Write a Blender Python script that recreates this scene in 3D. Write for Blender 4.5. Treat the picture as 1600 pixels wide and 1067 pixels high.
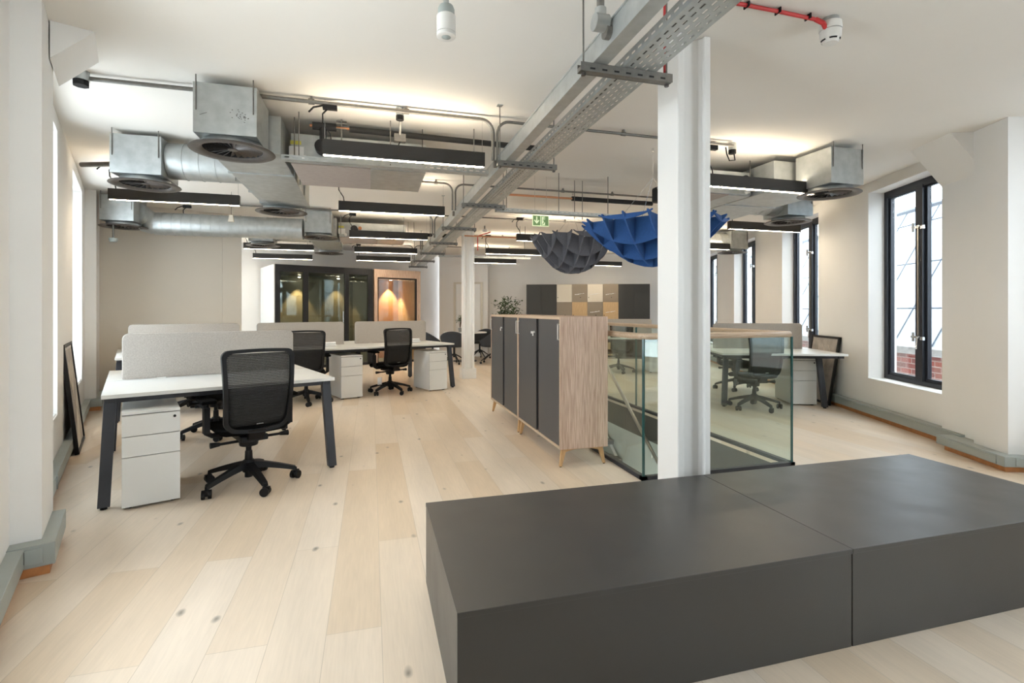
import bpy, bmesh, math, random
from mathutils import Vector, Matrix
random.seed(7)
PI = math.pi
for o in list(bpy.data.objects): bpy.data.objects.remove(o)
scn = bpy.context.scene
COL = scn.collection

# ------------------------------------------------------------------ camera
F_PX = 790.0
YAW = math.atan(220/790.0)
cam_d = bpy.data.cameras.new('camera'); cam = bpy.data.objects.new('camera', cam_d); COL.objects.link(cam)
cam.location = (0, 0, 1.27); cam.rotation_euler = (PI/2, 0, -YAW)
cam_d.sensor_width = 36; cam_d.lens = 36*F_PX/1600; cam_d.shift_y = -48.5/1600
cam_d.clip_start = 0.05; cam_d.clip_end = 200
scn.camera = cam

# ------------------------------------------------------------------ world, lights, exposure
scn.view_settings.view_transform = 'Standard'; scn.view_settings.look = 'None'
scn.view_settings.gamma = 1; scn.view_settings.use_curve_mapping = False
scn.view_settings.exposure = 0.40
w = bpy.data.worlds.new('overcast_sky'); scn.world = w; w.use_nodes = True
w.node_tree.nodes['Background'].inputs[0].default_value = (0.86, 0.93, 1.0, 1)
w.node_tree.nodes['Background'].inputs[1].default_value = 7.5

AZ = math.radians(21.5)
RL = AZ      # rotation of the left-hand grid (desks, left wall)
RR = -AZ     # rotation of the right-hand grid
def xyL(v, u): return (v*math.cos(AZ)-u*math.sin(AZ), v*math.sin(AZ)+u*math.cos(AZ))
def xyR(v, u): return (v*math.cos(AZ)+u*math.sin(AZ), -v*math.sin(AZ)+u*math.cos(AZ))

def area(name, loc, rot, sx, sy, power, color=(1, 1, 1)):
    l = bpy.data.lights.new(name, 'AREA'); l.shape = 'RECTANGLE'; l.size = sx; l.size_y = sy
    l.energy = power; l.color = color
    o = bpy.data.objects.new(name, l); COL.objects.link(o); o.location = loc; o.rotation_euler = rot
    return o
# added lamps boosting daylight at windows beside the photographer: left wall, right bay
x, y = xyL(-0.86, 2.17); area('window_daylight', (x, y, 1.57), (PI/2, 0, -PI/2+RL), 1.2, 2.2, 32, (0.93, 0.97, 1.0))
for u in (0.85, 3.42):
    x, y = xyR(4.2, u); area('window_daylight', (x, y, 1.57), (PI/2, 0, PI/2+RR), 1.25, 2.2, 6, (0.93, 0.97, 1.0))
# unseen fill light added on the near wall to brighten the stairwell
area('stairwell_lamp', (2.64, 3.43, -1.3), (PI/2, 0, 0), 0.9, 0.5, 30, (1.0, 0.98, 0.95))

# ------------------------------------------------------------------ materials
def mat(name, color, rough=0.5, metal=0.0, noise=0.0, nscale=30, bump=0.0, bscale=200, spec=0.5, emit=None, estr=0):
    m = bpy.data.materials.new(name); m.use_nodes = True
    nt = m.node_tree; b = nt.nodes['Principled BSDF']
    b.inputs['Base Color'].default_value = (*color, 1); b.inputs['Roughness'].default_value = rough
    b.inputs['Metallic'].default_value = metal; b.inputs['Specular IOR Level'].default_value = spec
    tc = nt.nodes.new('ShaderNodeTexCoord')
    if noise:
        n = nt.nodes.new('ShaderNodeTexNoise'); n.inputs['Scale'].default_value = nscale; n.inputs['Detail'].default_value = 4
        nt.links.new(tc.outputs['Object'], n.inputs['Vector'])
        mr = nt.nodes.new('ShaderNodeMapRange'); mr.inputs[3].default_value = 1-noise; mr.inputs[4].default_value = 1+noise
        mr.inputs[1].default_value = 0.3; mr.inputs[2].default_value = 0.7
        nt.links.new(n.outputs['Fac'], mr.inputs[0])
        mx = nt.nodes.new('ShaderNodeVectorMath'); mx.operation = 'SCALE'; mx.inputs[0].default_value = color
        nt.links.new(mr.outputs[0], mx.inputs['Scale']); nt.links.new(mx.outputs[0], b.inputs['Base Color'])
    if bump:
        n2 = nt.nodes.new('ShaderNodeTexNoise'); n2.inputs['Scale'].default_value = bscale
        nt.links.new(tc.outputs['Object'], n2.inputs['Vector'])
        bp = nt.nodes.new('ShaderNodeBump'); bp.inputs['Strength'].default_value = bump; bp.inputs['Distance'].default_value = 0.002
        nt.links.new(n2.outputs['Fac'], bp.inputs['Height']); nt.links.new(bp.outputs[0], b.inputs['Normal'])
    if emit:
        b.inputs['Emission Color'].default_value = (*emit, 1); b.inputs['Emission Strength'].default_value = estr
    return m

WALL = mat('wall_paint', (0.82, 0.80, 0.77), 0.75, noise=0.01, nscale=3)
BEIGE = mat('beige_wall_paint', (0.71, 0.645, 0.555), 0.75, noise=0.01, nscale=3)
CEIL = mat('ceiling_paint', (0.79, 0.755, 0.70), 0.8, noise=0.01, nscale=2)
WHITE = mat('white_gloss_paint', (0.82, 0.81, 0.79), 0.4)
DESK = mat('white_laminate', (0.73, 0.73, 0.71), 0.35, noise=0.01)
PEDW = mat('white_steel', (0.76, 0.76, 0.74), 0.35)
DGAP = mat('drawer_shadow_gap', (0.05, 0.05, 0.05), 0.8)
LEGM = mat('charcoal_steel', (0.026, 0.028, 0.036), 0.45, noise=0.05)
BLACK = mat('black_plastic', (0.007, 0.007, 0.008), 0.5, spec=0.25)
BLKF = mat('black_fabric', (0.005, 0.005, 0.005), 0.95, spec=0.05)
FRAMEB = mat('black_frame_paint', (0.014, 0.014, 0.016), 0.4, spec=0.3)
ANTH = mat('anthracite_aluminium', (0.028, 0.032, 0.042), 0.4, metal=0.2)
CHROME = mat('chrome', (0.75, 0.75, 0.75), 0.2, metal=1)
STEEL = mat('brushed_steel', (0.62, 0.60, 0.56), 0.28, metal=1, noise=0.04, nscale=15)
FIXT = mat('light_fitting_black', (0.018, 0.016, 0.014), 0.5)
GALV = mat('galvanised_steel', (0.46, 0.48, 0.475), 0.42, metal=0.75, noise=0.10, nscale=14, bump=0.05, bscale=60)
GALVD = mat('galvanised_conduit', (0.21, 0.20, 0.185), 0.45, metal=0.8, noise=0.10, nscale=40)
GRILLE = mat('diffuser_dark_metal', (0.11, 0.10, 0.095), 0.4, metal=0.6, noise=0.15, nscale=30)
DUCTIN = mat('duct_inside', (0.015, 0.015, 0.015), 0.7)
INSUL = mat('foam_pipe_insulation', (0.016, 0.015, 0.015), 0.8, bump=0.2)
COPPER = mat('copper', (0.55, 0.25, 0.13), 0.3, metal=0.9)
RED = mat('red_cable', (0.55, 0.03, 0.03), 0.5)
TRUNK = mat('sage_trunking', (0.34, 0.37, 0.35), 0.45, noise=0.03, nscale=8)
PLINTH = mat('orange_oak_skirting', (0.48, 0.20, 0.07), 0.45, noise=0.15, nscale=20)
FELT = mat('greige_felt', (0.42, 0.385, 0.345), 0.95, noise=0.12, nscale=120, bump=0.4, bscale=500)
BLUEF = mat('blue_felt', (0.024, 0.085, 0.26), 0.95, noise=0.08, nscale=60, bump=0.3)
GREYF = mat('dark_grey_felt', (0.11, 0.112, 0.13), 0.95, noise=0.10, nscale=60, bump=0.3)
CABD = mat('grey_cabinet_door', (0.065, 0.065, 0.068), 0.45, noise=0.04, nscale=5)
LOCKD = mat('graphite_cupboard', (0.045, 0.046, 0.045), 0.5)
CREAM = mat('cream_laminate', (0.68, 0.63, 0.54), 0.5)
TAUPE = mat('taupe_laminate', (0.27, 0.225, 0.175), 0.5)
LEAF = mat('leaf_green', (0.045, 0.085, 0.022), 0.5, noise=0.4, nscale=9)
STEM = mat('plant_stem', (0.10, 0.06, 0.03), 0.8)
POTM = mat('pot_grey', (0.2, 0.2, 0.2), 0.6)
SOIL = mat('soil', (0.03, 0.02, 0.015), 0.95)
CHARF = mat('charcoal_fabric', (0.035, 0.04, 0.048), 0.9, bump=0.2)
SIGNG = mat('exit_sign_green', (0.16, 0.26, 0.10), 0.4, emit=(0.16, 0.26, 0.10), estr=0.3)
SIGNW = mat('exit_sign_pale', (0.75, 0.85, 0.55), 0.4, emit=(0.75, 0.85, 0.55), estr=0.4)
DETW = mat('detector_white', (0.72, 0.70, 0.66), 0.45)
SHAFT = mat('stairwell_paint', (0.62, 0.66, 0.63), 0.7)
FASC = mat('slab_edge_grey', (0.10, 0.095, 0.085), 0.6)
STEP = mat('dark_stair_tread', (0.12, 0.12, 0.12), 0.6)
LED = mat('led_diffuser', (0.9, 0.9, 0.85), 0.5, emit=(1.0, 0.84, 0.62), estr=48.0)
LEDUP = mat('led_uplight', (0.9, 0.9, 0.85), 0.5, emit=(1.0, 0.85, 0.64), estr=25.0)
PODW = mat('pod_white', (0.75, 0.76, 0.74), 0.35)
PODG = mat('pod_interior_green_grey', (0.24, 0.235, 0.20), 0.9)
PODT = mat('pod_interior_terracotta', (0.52, 0.29, 0.20), 0.9)
COPE = mat('stone_coping', (0.20, 0.19, 0.18), 0.8, noise=0.2, nscale=12)
ROOFW = mat('opal_roof_panel', (0.36, 0.40, 0.44), 0.5, noise=0.03, nscale=1.5)
ROOFL = mat('roof_glazing_bar', (0.05, 0.065, 0.09), 0.5)
ARTB = mat('art_print', (0.40, 0.36, 0.32), 0.7, noise=0.35, nscale=5)
ARTL = mat('art_print_line', (0.62, 0.57, 0.50), 0.7)
STRIPE = mat('warning_label_yellow', (0.6, 0.55, 0.08), 0.5)
PAPER = mat('paper_white', (0.8, 0.8, 0.8), 0.6)

def wood(name, c1, c2, rough, scale=(14, 90, 1.2), vertical=True):
    m = bpy.data.materials.new(name); m.use_nodes = True; nt = m.node_tree; b = nt.nodes['Principled BSDF']
    b.inputs['Roughness'].default_value = rough
    tc = nt.nodes.new('ShaderNodeTexCoord'); mp = nt.nodes.new('ShaderNodeMapping')
    mp.inputs['Scale'].default_value = (130, 130, 5) if vertical else (5, 130, 130)
    n = nt.nodes.new('ShaderNodeTexNoise'); n.inputs['Scale'].default_value = 1.2; n.inputs['Detail'].default_value = 6
    n.inputs['Distortion'].default_value = 0.4
    cr = nt.nodes.new('ShaderNodeValToRGB'); cr.color_ramp.elements[0].position = 0.35; cr.color_ramp.elements[1].position = 0.66
    cr.color_ramp.elements[0].color = (*c1, 1); cr.color_ramp.elements[1].color = (*c2, 1)
    nt.links.new(tc.outputs['Object'], mp.inputs[0]); nt.links.new(mp.outputs[0], n.inputs['Vector'])
    nt.links.new(n.outputs['Fac'], cr.inputs[0]); nt.links.new(cr.outputs[0], b.inputs['Base Color'])
    return m
OAKP = wood('pinkish_oak_veneer', (0.43, 0.285, 0.205), (0.66, 0.49, 0.38), 0.5)
OAKE = wood('pale_oak_edge', (0.45, 0.33, 0.23), (0.58, 0.45, 0.33), 0.5, vertical=False)
BEECH = wood('beech_leg', (0.52, 0.31, 0.14), (0.66, 0.42, 0.21), 0.45)
OAKL = wood('oak_locker_door', (0.50, 0.34, 0.18), (0.62, 0.44, 0.25), 0.5)
RAILW = wood('walnut_handrail', (0.42, 0.30, 0.20), (0.62, 0.48, 0.35), 0.35, vertical=False)

def floor_mat():
    m = bpy.data.materials.new('oak_plank_floor'); m.use_nodes = True; nt = m.node_tree; L = nt.links
    b = nt.nodes['Principled BSDF']
    tc = nt.nodes.new('ShaderNodeTexCoord')
    mp = nt.nodes.new('ShaderNodeMapping'); mp.inputs['Rotation'].default_value = (0, 0, PI/2); mp.inputs['Location'].default_value = (0, -0.04, 0)
    br = nt.nodes.new('ShaderNodeTexBrick')
    br.inputs['Scale'].default_value = 1; br.inputs['Brick Width'].default_value = 2.1; br.inputs['Row Height'].default_value = 0.21
    br.inputs['Mortar Size'].default_value = 0.0012; br.inputs['Mortar Smooth'].default_value = 0.2; br.offset = 0.37; br.inputs['Bias'].default_value = 0
    br.inputs['Color1'].default_value = (0.0, 0.0, 0.0, 1); br.inputs['Color2'].default_value = (1, 1, 1, 1); br.inputs['Mortar'].default_value = (0.5, 0.5, 0.5, 1)
    L.new(tc.outputs['Object'], mp.inputs[0]); L.new(mp.outputs[0], br.inputs['Vector'])
    ramp = nt.nodes.new('ShaderNodeValToRGB')
    e = ramp.color_ramp.elements; e[0].color = (0.66, 0.525, 0.385, 1); e[1].color = (0.75, 0.65, 0.545, 1)
    m1 = e.new(0.35); m1.color = (0.71, 0.585, 0.455, 1); m2 = e.new(0.7); m2.color = (0.735, 0.625, 0.51, 1)
    L.new(br.outputs['Color'], ramp.inputs[0])
    # grain
    mg = nt.nodes.new('ShaderNodeMapping'); mg.inputs['Scale'].default_value = (90, 6, 1)
    ng = nt.nodes.new('ShaderNodeTexNoise'); ng.inputs['Scale'].default_value = 1; ng.inputs['Detail'].default_value = 6; ng.inputs['Distortion'].default_value = 0.6
    L.new(tc.outputs['Object'], mg.inputs[0]); L.new(mg.outputs[0], ng.inputs['Vector'])
    mr = nt.nodes.new('ShaderNodeMapRange'); mr.inputs[1].default_value = 0.3; mr.inputs[2].default_value = 0.7; mr.inputs[3].default_value = 0.955; mr.inputs[4].default_value = 1.03
    L.new(ng.outputs['Fac'], mr.inputs[0])
    # broad cathedral variation
    mg2 = nt.nodes.new('ShaderNodeMapping'); mg2.inputs['Scale'].default_value = (6, 0.9, 1)
    n2 = nt.nodes.new('ShaderNodeTexNoise'); n2.inputs['Scale'].default_value = 1; n2.inputs['Detail'].default_value = 3
    L.new(tc.outputs['Object'], mg2.inputs[0]); L.new(mg2.outputs[0], n2.inputs['Vector'])
    mr2 = nt.nodes.new('ShaderNodeMapRange'); mr2.inputs[1].default_value = 0.3; mr2.inputs[2].default_value = 0.7; mr2.inputs[3].default_value = 0.93; mr2.inputs[4].default_value = 1.05
    L.new(n2.outputs['Fac'], mr2.inputs[0])
    mul = nt.nodes.new('ShaderNodeMath'); mul.operation = 'MULTIPLY'; L.new(mr.outputs[0], mul.inputs[0]); L.new(mr2.outputs[0], mul.inputs[1])
    # knots
    mk = nt.nodes.new('ShaderNodeMapping'); mk.inputs['Scale'].default_value = (5.6, 3.2, 1)
    vo = nt.nodes.new('ShaderNodeTexVoronoi'); vo.inputs['Scale'].default_value = 1.0; vo.inputs['Randomness'].default_value = 1
    nd = nt.nodes.new('ShaderNodeTexNoise'); nd.inputs['Scale'].default_value = 14
    L.new(tc.outputs['Object'], nd.inputs['Vector'])
    ad = nt.nodes.new('ShaderNodeMixRGB'); ad.blend_type = 'ADD'; ad.inputs[0].default_value = 0.09
    L.new(tc.outputs['Object'], mk.inputs[0]); L.new(mk.outputs[0], ad.inputs[1]); L.new(nd.outputs['Color'], ad.inputs[2]); L.new(ad.outputs[0], vo.inputs['Vector'])
    kr = nt.nodes.new('ShaderNodeMapRange'); kr.inputs[1].default_value = 0.020; kr.inputs[2].default_value = 0.11; kr.inputs[3].default_value = 0.30; kr.inputs[4].default_value = 1.0
    L.new(vo.outputs['Distance'], kr.inputs[0])
    mul2 = nt.nodes.new('ShaderNodeMath'); mul2.operation = 'MULTIPLY'; L.new(mul.outputs[0], mul2.inputs[0]); L.new(kr.outputs[0], mul2.inputs[1])
    # seams
    sm = nt.nodes.new('ShaderNodeMapRange'); sm.inputs[3].default_value = 1.0; sm.inputs[4].default_value = 0.72
    L.new(br.outputs['Fac'], sm.inputs[0])
    mul3 = nt.nodes.new('ShaderNodeMath'); mul3.operation = 'MULTIPLY'; L.new(mul2.outputs[0], mul3.inputs[0]); L.new(sm.outputs[0], mul3.inputs[1])
    vs = nt.nodes.new('ShaderNodeVectorMath'); vs.operation = 'SCALE'; L.new(ramp.outputs[0], vs.inputs[0]); L.new(mul3.outputs[0], vs.inputs['Scale'])
    L.new(vs.outputs[0], b.inputs['Base Color']); b.inputs['Roughness'].default_value = 0.36; b.inputs['Specular IOR Level'].default_value = 0.45
    return m
FLOOR = floor_mat()

def platform_mat():
    m = mat('charcoal_laminate', (0.050, 0.047, 0.044), 0.36, noise=0.06, nscale=2.5, bump=0.15, bscale=300)
    nt = m.node_tree; b = nt.nodes['Principled BSDF']
    n = nt.nodes.new('ShaderNodeTexNoise'); n.inputs['Scale'].default_value = 5; n.inputs['Detail'].default_value = 5
    tc = nt.nodes.new('ShaderNodeTexCoord'); nt.links.new(tc.outputs['Object'], n.inputs['Vector'])
    mr = nt.nodes.new('ShaderNodeMapRange'); mr.inputs[3].default_value = 0.28; mr.inputs[4].default_value = 0.46
    nt.links.new(n.outputs['Fac'], mr.inputs[0]); nt.links.new(mr.outputs[0], b.inputs['Roughness'])
    return m
PLAT = platform_mat()

def brick_mat():
    m = bpy.data.materials.new('red_brickwork'); m.use_nodes = True; nt = m.node_tree; b = nt.nodes['Principled BSDF']
    tc = nt.nodes.new('ShaderNodeTexCoord'); sx = nt.nodes.new('ShaderNodeSeparateXYZ'); cx = nt.nodes.new('ShaderNodeCombineXYZ')
    nt.links.new(tc.outputs['Object'], sx.inputs[0]); nt.links.new(sx.outputs['Y'], cx.inputs['X']); nt.links.new(sx.outputs['Z'], cx.inputs['Y'])
    br = nt.nodes.new('ShaderNodeTexBrick'); br.inputs['Scale'].default_value = 1; br.inputs['Brick Width'].default_value = 0.225
    br.inputs['Row Height'].default_value = 0.075; br.inputs['Mortar Size'].default_value = 0.006
    br.inputs['Color1'].default_value = (0.17, 0.035, 0.022, 1); br.inputs['Color2'].default_value = (0.09, 0.032, 0.026, 1); br.inputs['Mortar'].default_value = (0.22, 0.18, 0.155, 1)
    nt.links.new(cx.outputs[0], br.inputs['Vector']); nt.links.new(br.outputs['Color'], b.inputs['Base Color']); b.inputs['Roughness'].default_value = 0.9
    return m
BRICK = brick_mat()

def glass_mat(name, tint, refl=0.07):
    m = bpy.data.materials.new(name); m.use_nodes = True; nt = m.node_tree
    for n in list(nt.nodes): nt.nodes.remove(n)
    out = nt.nodes.new('ShaderNodeOutputMaterial'); t = nt.nodes.new('ShaderNodeBsdfTransparent'); g = nt.nodes.new('ShaderNodeBsdfGlossy')
    t.inputs[0].default_value = (*tint, 1); g.inputs['Roughness'].default_value = 0.02; g.inputs['Color'].default_value = (0.9, 1, 0.97, 1)
    fr = nt.nodes.new('ShaderNodeFresnel'); ge = nt.nodes.new('ShaderNodeNewGeometry'); io = nt.nodes.new('ShaderNodeMapRange')
    io.inputs[3].default_value = 1.5; io.inputs[4].default_value = 1/1.5   # the sheet does not bend light, so both faces reflect alike
    nt.links.new(ge.outputs['Backfacing'], io.inputs[0]); nt.links.new(io.outputs[0], fr.inputs[0])
    mx = nt.nodes.new('ShaderNodeMixShader')
    nt.links.new(fr.outputs[0], mx.inputs[0]); nt.links.new(t.outputs[0], mx.inputs[1]); nt.links.new(g.outputs[0], mx.inputs[2]); nt.links.new(mx.outputs[0], out.inputs[0])
    return m
GLASSG = glass_mat('green_tinted_glass', (0.94, 0.978, 0.965))
GLASSW = glass_mat('window_glass', (0.97, 0.99, 0.99))
GLASSP = glass_mat('pod_glass', (0.80, 0.84, 0.80))
GEDGE = mat('glass_edge_teal', (0.03, 0.10, 0.095), 0.15)

def mesh_fabric():
    m = bpy.data.materials.new('chair_mesh_fabric'); m.use_nodes = True; nt = m.node_tree; b = nt.nodes['Principled BSDF']
    b.inputs['Base Color'].default_value = (0.012, 0.012, 0.013, 1); b.inputs['Roughness'].default_value = 0.7
    out = nt.nodes['Material Output']; t = nt.nodes.new('ShaderNodeBsdfTransparent'); mx = nt.nodes.new('ShaderNodeMixShader')
    tc = nt.nodes.new('ShaderNodeTexCoord'); wv = nt.nodes.new('ShaderNodeTexWave'); wv.bands_direction = 'Z'
    wv.inputs['Scale'].default_value = 28; wv.inputs['Distortion'].default_value = 0.4; wv.inputs['Detail'].default_value = 0; wv.inputs['Detail Scale'].default_value = 0.3
    nt.links.new(tc.outputs['Object'], wv.inputs['Vector'])
    mr = nt.nodes.new('ShaderNodeMapRange'); mr.inputs[3].default_value = 0.50; mr.inputs[4].default_value = 0.88
    nt.links.new(wv.outputs['Fac'], mr.inputs[0]); nt.links.new(mr.outputs[0], mx.inputs[0])
    nt.links.new(t.outputs[0], mx.inputs[1]); nt.links.new(b.outputs[0], mx.inputs[2]); nt.links.new(mx.outputs[0], out.inputs[0])
    return m
CMESH = mesh_fabric()

# ------------------------------------------------------------------ mesh building
class MB:
    def __init__(s): s.v = []; s.f = []; s.m = []; s.T = Matrix.Identity(4)
    def at(s, loc=(0, 0, 0), rz=0, rx=0, ry=0):
        s.T = Matrix.Translation(loc) @ Matrix.Rotation(rz, 4, 'Z') @ Matrix.Rotation(rx, 4, 'X') @ Matrix.Rotation(ry, 4, 'Y'); return s
    def add(s, vs, fs, mi=0):
        n = len(s.v); s.v += [tuple(s.T @ Vector(p)) for p in vs]
        s.f += [tuple(n+i for i in f) for f in fs]; s.m += [mi]*len(fs)
    def box(s, a, b, mi=0):
        x0, y0, z0 = a; x1, y1, z1 = b
        x0, x1 = min(x0, x1), max(x0, x1); y0, y1 = min(y0, y1), max(y0, y1); z0, z1 = min(z0, z1), max(z0, z1)
        s.add([(x0,y0,z0),(x1,y0,z0),(x1,y1,z0),(x0,y1,z0),(x0,y0,z1),(x1,y0,z1),(x1,y1,z1),(x0,y1,z1)],
              [(0,3,2,1),(4,5,6,7),(0,1,5,4),(1,2,6,5),(2,3,7,6),(3,0,4,7)], mi); return s
    def hexa(s, lo, hi, mi=0):     # two quads (4 points each)
        s.add(list(lo)+list(hi), [(0,3,2,1),(4,5,6,7),(0,1,5,4),(1,2,6,5),(2,3,7,6),(3,0,4,7)], mi); return s
    def prism(s, poly, lo, hi, axis='z', mi=0):
        n = len(poly)
        def P(p, t): return {'z': (p[0], p[1], t), 'y': (p[0], t, p[1]), 'x': (t, p[0], p[1])}[axis]
        vs = [P(p, lo) for p in poly]+[P(p, hi) for p in poly]
        fs = [tuple(range(n))[::-1], tuple(range(n, 2*n))]+[(i, (i+1) % n, n+(i+1) % n, n+i) for i in range(n)]
        s.add(vs, fs, mi); return s
    def cyl(s, p0, p1, r, seg=12, r2=None, cap=True, mi=0):
        p0, p1 = Vector(p0), Vector(p1); d = (p1-p0).normalized(); r2 = r if r2 is None else r2
        a = Vector((0, 0, 1)) if abs(d.z) < 0.9 else Vector((1, 0, 0)); x = d.cross(a).normalized(); y = d.cross(x)
        vs = []
        for p, rr in ((p0, r), (p1, r2)):
            for i in range(seg):
                t = 2*PI*i/seg; vs.append(p+x*math.cos(t)*rr+y*math.sin(t)*rr)
        fs = [(i, (i+1) % seg, seg+(i+1) % seg, seg+i) for i in range(seg)]
        if cap: fs += [tuple(range(seg))[::-1], tuple(range(seg, 2*seg))]
        s.add(vs, fs, mi); return s
    def tube(s, pts, r, seg=8, mi=0, cap=True):
        pts = [Vector(p) for p in pts]; n = len(pts); vs = []; prev = None
        rs = r if isinstance(r, (list, tuple)) else [r]*n
        for k, p in enumerate(pts):
            d = (pts[min(k+1, n-1)]-pts[max(k-1, 0)]).normalized()
            if prev is None:
                a = Vector((0, 0, 1)) if abs(d.z) < 0.9 else Vector((1, 0, 0)); x = d.cross(a).normalized()
            else: x = (prev-d*prev.dot(d)).normalized()
            prev = x; y = d.cross(x)
            for i in range(seg):
                t = 2*PI*i/seg; vs.append(p+x*math.cos(t)*rs[k]+y*math.sin(t)*rs[k])
        fs = [(k*seg+i, k*seg+(i+1) % seg, (k+1)*seg+(i+1) % seg, (k+1)*seg+i) for k in range(n-1) for i in range(seg)]
        if cap: fs += [tuple(range(seg))[::-1], tuple(range((n-1)*seg, n*seg))]
        s.add(vs, fs, mi); return s
    def lathe(s, prof, c=(0, 0, 0), seg=32, mi=0):
        vs = []; n = len(prof)
        for r, z in prof:
            for i in range(seg):
                t = 2*PI*i/seg; vs.append((c[0]+r*math.cos(t), c[1]+r*math.sin(t), c[2]+z))
        fs = [(k*seg+i, k*seg+(i+1) % seg, (k+1)*seg+(i+1) % seg, (k+1)*seg+i) for k in range(n-1) for i in range(seg)]
        s.add(vs, fs, mi); return s
    def grid(s, fn, nu, nv, mi=0):
        vs = [fn(i/nu, j/nv) for j in range(nv+1) for i in range(nu+1)]
        fs = [(j*(nu+1)+i, j*(nu+1)+i+1, (j+1)*(nu+1)+i+1, (j+1)*(nu+1)+i) for j in range(nv) for i in range(nu)]
        s.add(vs, fs, mi); return s
    def build(s, name, mats, parent=None, loc=(0, 0, 0), rz=0, bevel=0, smooth=False, solid=0, subsurf=0):
        me = bpy.data.meshes.new(name); me.from_pydata(s.v, [], s.f); me.update()
        if not isinstance(mats, (list, tuple)): mats = [mats]
        for m in mats: me.materials.append(m)
        for p, mi in zip(me.polygons, s.m): p.material_index = mi
        bm = bmesh.new(); bm.from_mesh(me); bmesh.ops.recalc_face_normals(bm, faces=bm.faces); bm.to_mesh(me); bm.free()
        if smooth:
            for p in me.polygons: p.use_smooth = True
            try: me.set_sharp_from_angle(angle=math.radians(38))
            except Exception: pass
        o = bpy.data.objects.new(name, me); COL.objects.link(o); o.location = loc; o.rotation_euler = (0, 0, rz)
        if parent: o.parent = parent
        if solid:
            md = o.modifiers.new('s', 'SOLIDIFY'); md.thickness = solid; md.offset = 0
        if bevel:
            md = o.modifiers.new('b', 'BEVEL'); md.width = bevel; md.segments = 2; md.limit_method = 'ANGLE'
        if subsurf:
            md = o.modifiers.new('ss', 'SUBSURF'); md.levels = subsurf; md.render_levels = subsurf
        return o

def tag(o, label=None, cat=None, group=None, kind=None):
    if label: o['label'] = label
    if cat: o['category'] = cat
    if group: o['group'] = group
    if kind: o['kind'] = kind
    return o
def thing(name, label, cat, loc=(0, 0, 0), rz=0, group=None):
    o = bpy.data.objects.new(name, None); COL.objects.link(o); o.location = loc; o.rotation_euler = (0, 0, rz)
    o.empty_display_size = 0.1
    return tag(o, label, cat, group)
def copy_tree(o, loc=None, rz=None, label=None, parent=None, group=None):
    c = o.copy(); COL.objects.link(c)
    if parent is not None: c.parent = parent
    if loc is not None: c.location = loc
    if rz is not None: c.rotation_euler = (0, 0, rz)
    if label: c['label'] = label
    if group: c['group'] = group
    for ch in [k for k in bpy.data.objects if k.parent == o]: copy_tree(ch, parent=c)
    return c
def arc(c, r, a0, a1, plane, n=8):
    out = []
    for i in range(n+1):
        t = a0+(a1-a0)*i/n; p = [0, 0, 0]
        p[plane[0]] = r*math.cos(t); p[plane[1]] = r*math.sin(t); out.append((c[0]+p[0], c[1]+p[1], c[2]+p[2]))
    return out

# ------------------------------------------------------------------ SETTING
HC = 2.81
def struct(name, mb, m, rz=0, **k):
    o = mb.build(name, m, rz=rz, **k); o['kind'] = 'structure'; return o

SX0, SX1, SY0, SY1 = 1.99, 3.29, 3.40, 7.2     # stair opening
OUT = [(-3.05, -3.65), (2.86, -3.65), xyR(3.92, -2.35), xyR(3.92, 14.35), xyR(-3.4, 14.35), xyL(7.2, 13.1), xyL(-0.72, 13.1), xyL(-0.72, 1.42), (-3.05, 1.03)]
def clip(poly, ax, lim, keep_less):
    out = []; n = len(poly)
    ins = lambda p: (p[ax] <= lim) if keep_less else (p[ax] >= lim)
    for i in range(n):
        p, q = poly[i], poly[(i+1) % n]
        if ins(p): out.append(p)
        if ins(p) != ins(q):
            t = (lim-p[ax])/(q[ax]-p[ax]); out.append((p[0]+t*(q[0]-p[0]), p[1]+t*(q[1]-p[1])))
    return out
def ring(mb, x0, x1, y0, y1, z0, z1):
    mb.prism(clip(OUT, 0, x0, True), z0, z1); mb.prism(clip(OUT, 0, x1, False), z0, z1)
    mid = clip(clip(OUT, 0, x0, False), 0, x1, True)
    mb.prism(clip(mid, 1, y0, True), z0, z1); mb.prism(clip(mid, 1, y1, False), z0, z1)
    return mb
struct('floor', ring(MB(), SX0, SX1, SY0, SY1, -0.03, 0), FLOOR)
struct('trim_1', ring(MB(), SX0-.02, SX1+.02, SY0-.02, SY1, -0.34, -0.03), FASC)
struct('ceiling', MB().prism(OUT, HC, HC+.15), CEIL)
# stairwell walls below the slab
mb = MB()
mb.box((SX0-.1, SY0-.1, -3.0), (SX0-.02, SY1+.1, -0.34)); mb.box((SX1+.02, SY0-.1, -3.0), (SX1+.1, SY1+.1, -0.34))
mb.box((SX0-.1, SY0-.1, -3.0), (SX1+.1, SY0-.02, -0.34)); mb.box((SX0-.1, SY1, -3.0), (SX1+.1, SY1+.1, -0.34)); mb.box((SX0-.1, SY0-.1, -3.1), (SX1+.1, SY1+.1, -3.0))
struct('wall_stairwell', mb, SHAFT)

def window_wall(name, v_in, v_out, u0, u1, openings, rz, side, z0=0.444, z1=2.69):
    mb = MB(); us = [u0]
    for a, b in openings: us += [a, b]
    us.append(u1)
    for i in range(0, len(us), 2): mb.box((v_in, us[i], 0), (v_out, us[i+1], HC))
    for a, b in openings:
        mb.box((v_in, a, 0), (v_out, b, z0)); mb.box((v_in, a, z1), (v_out, b, HC))
    return struct(name, mb, WALL, rz=rz)

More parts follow.
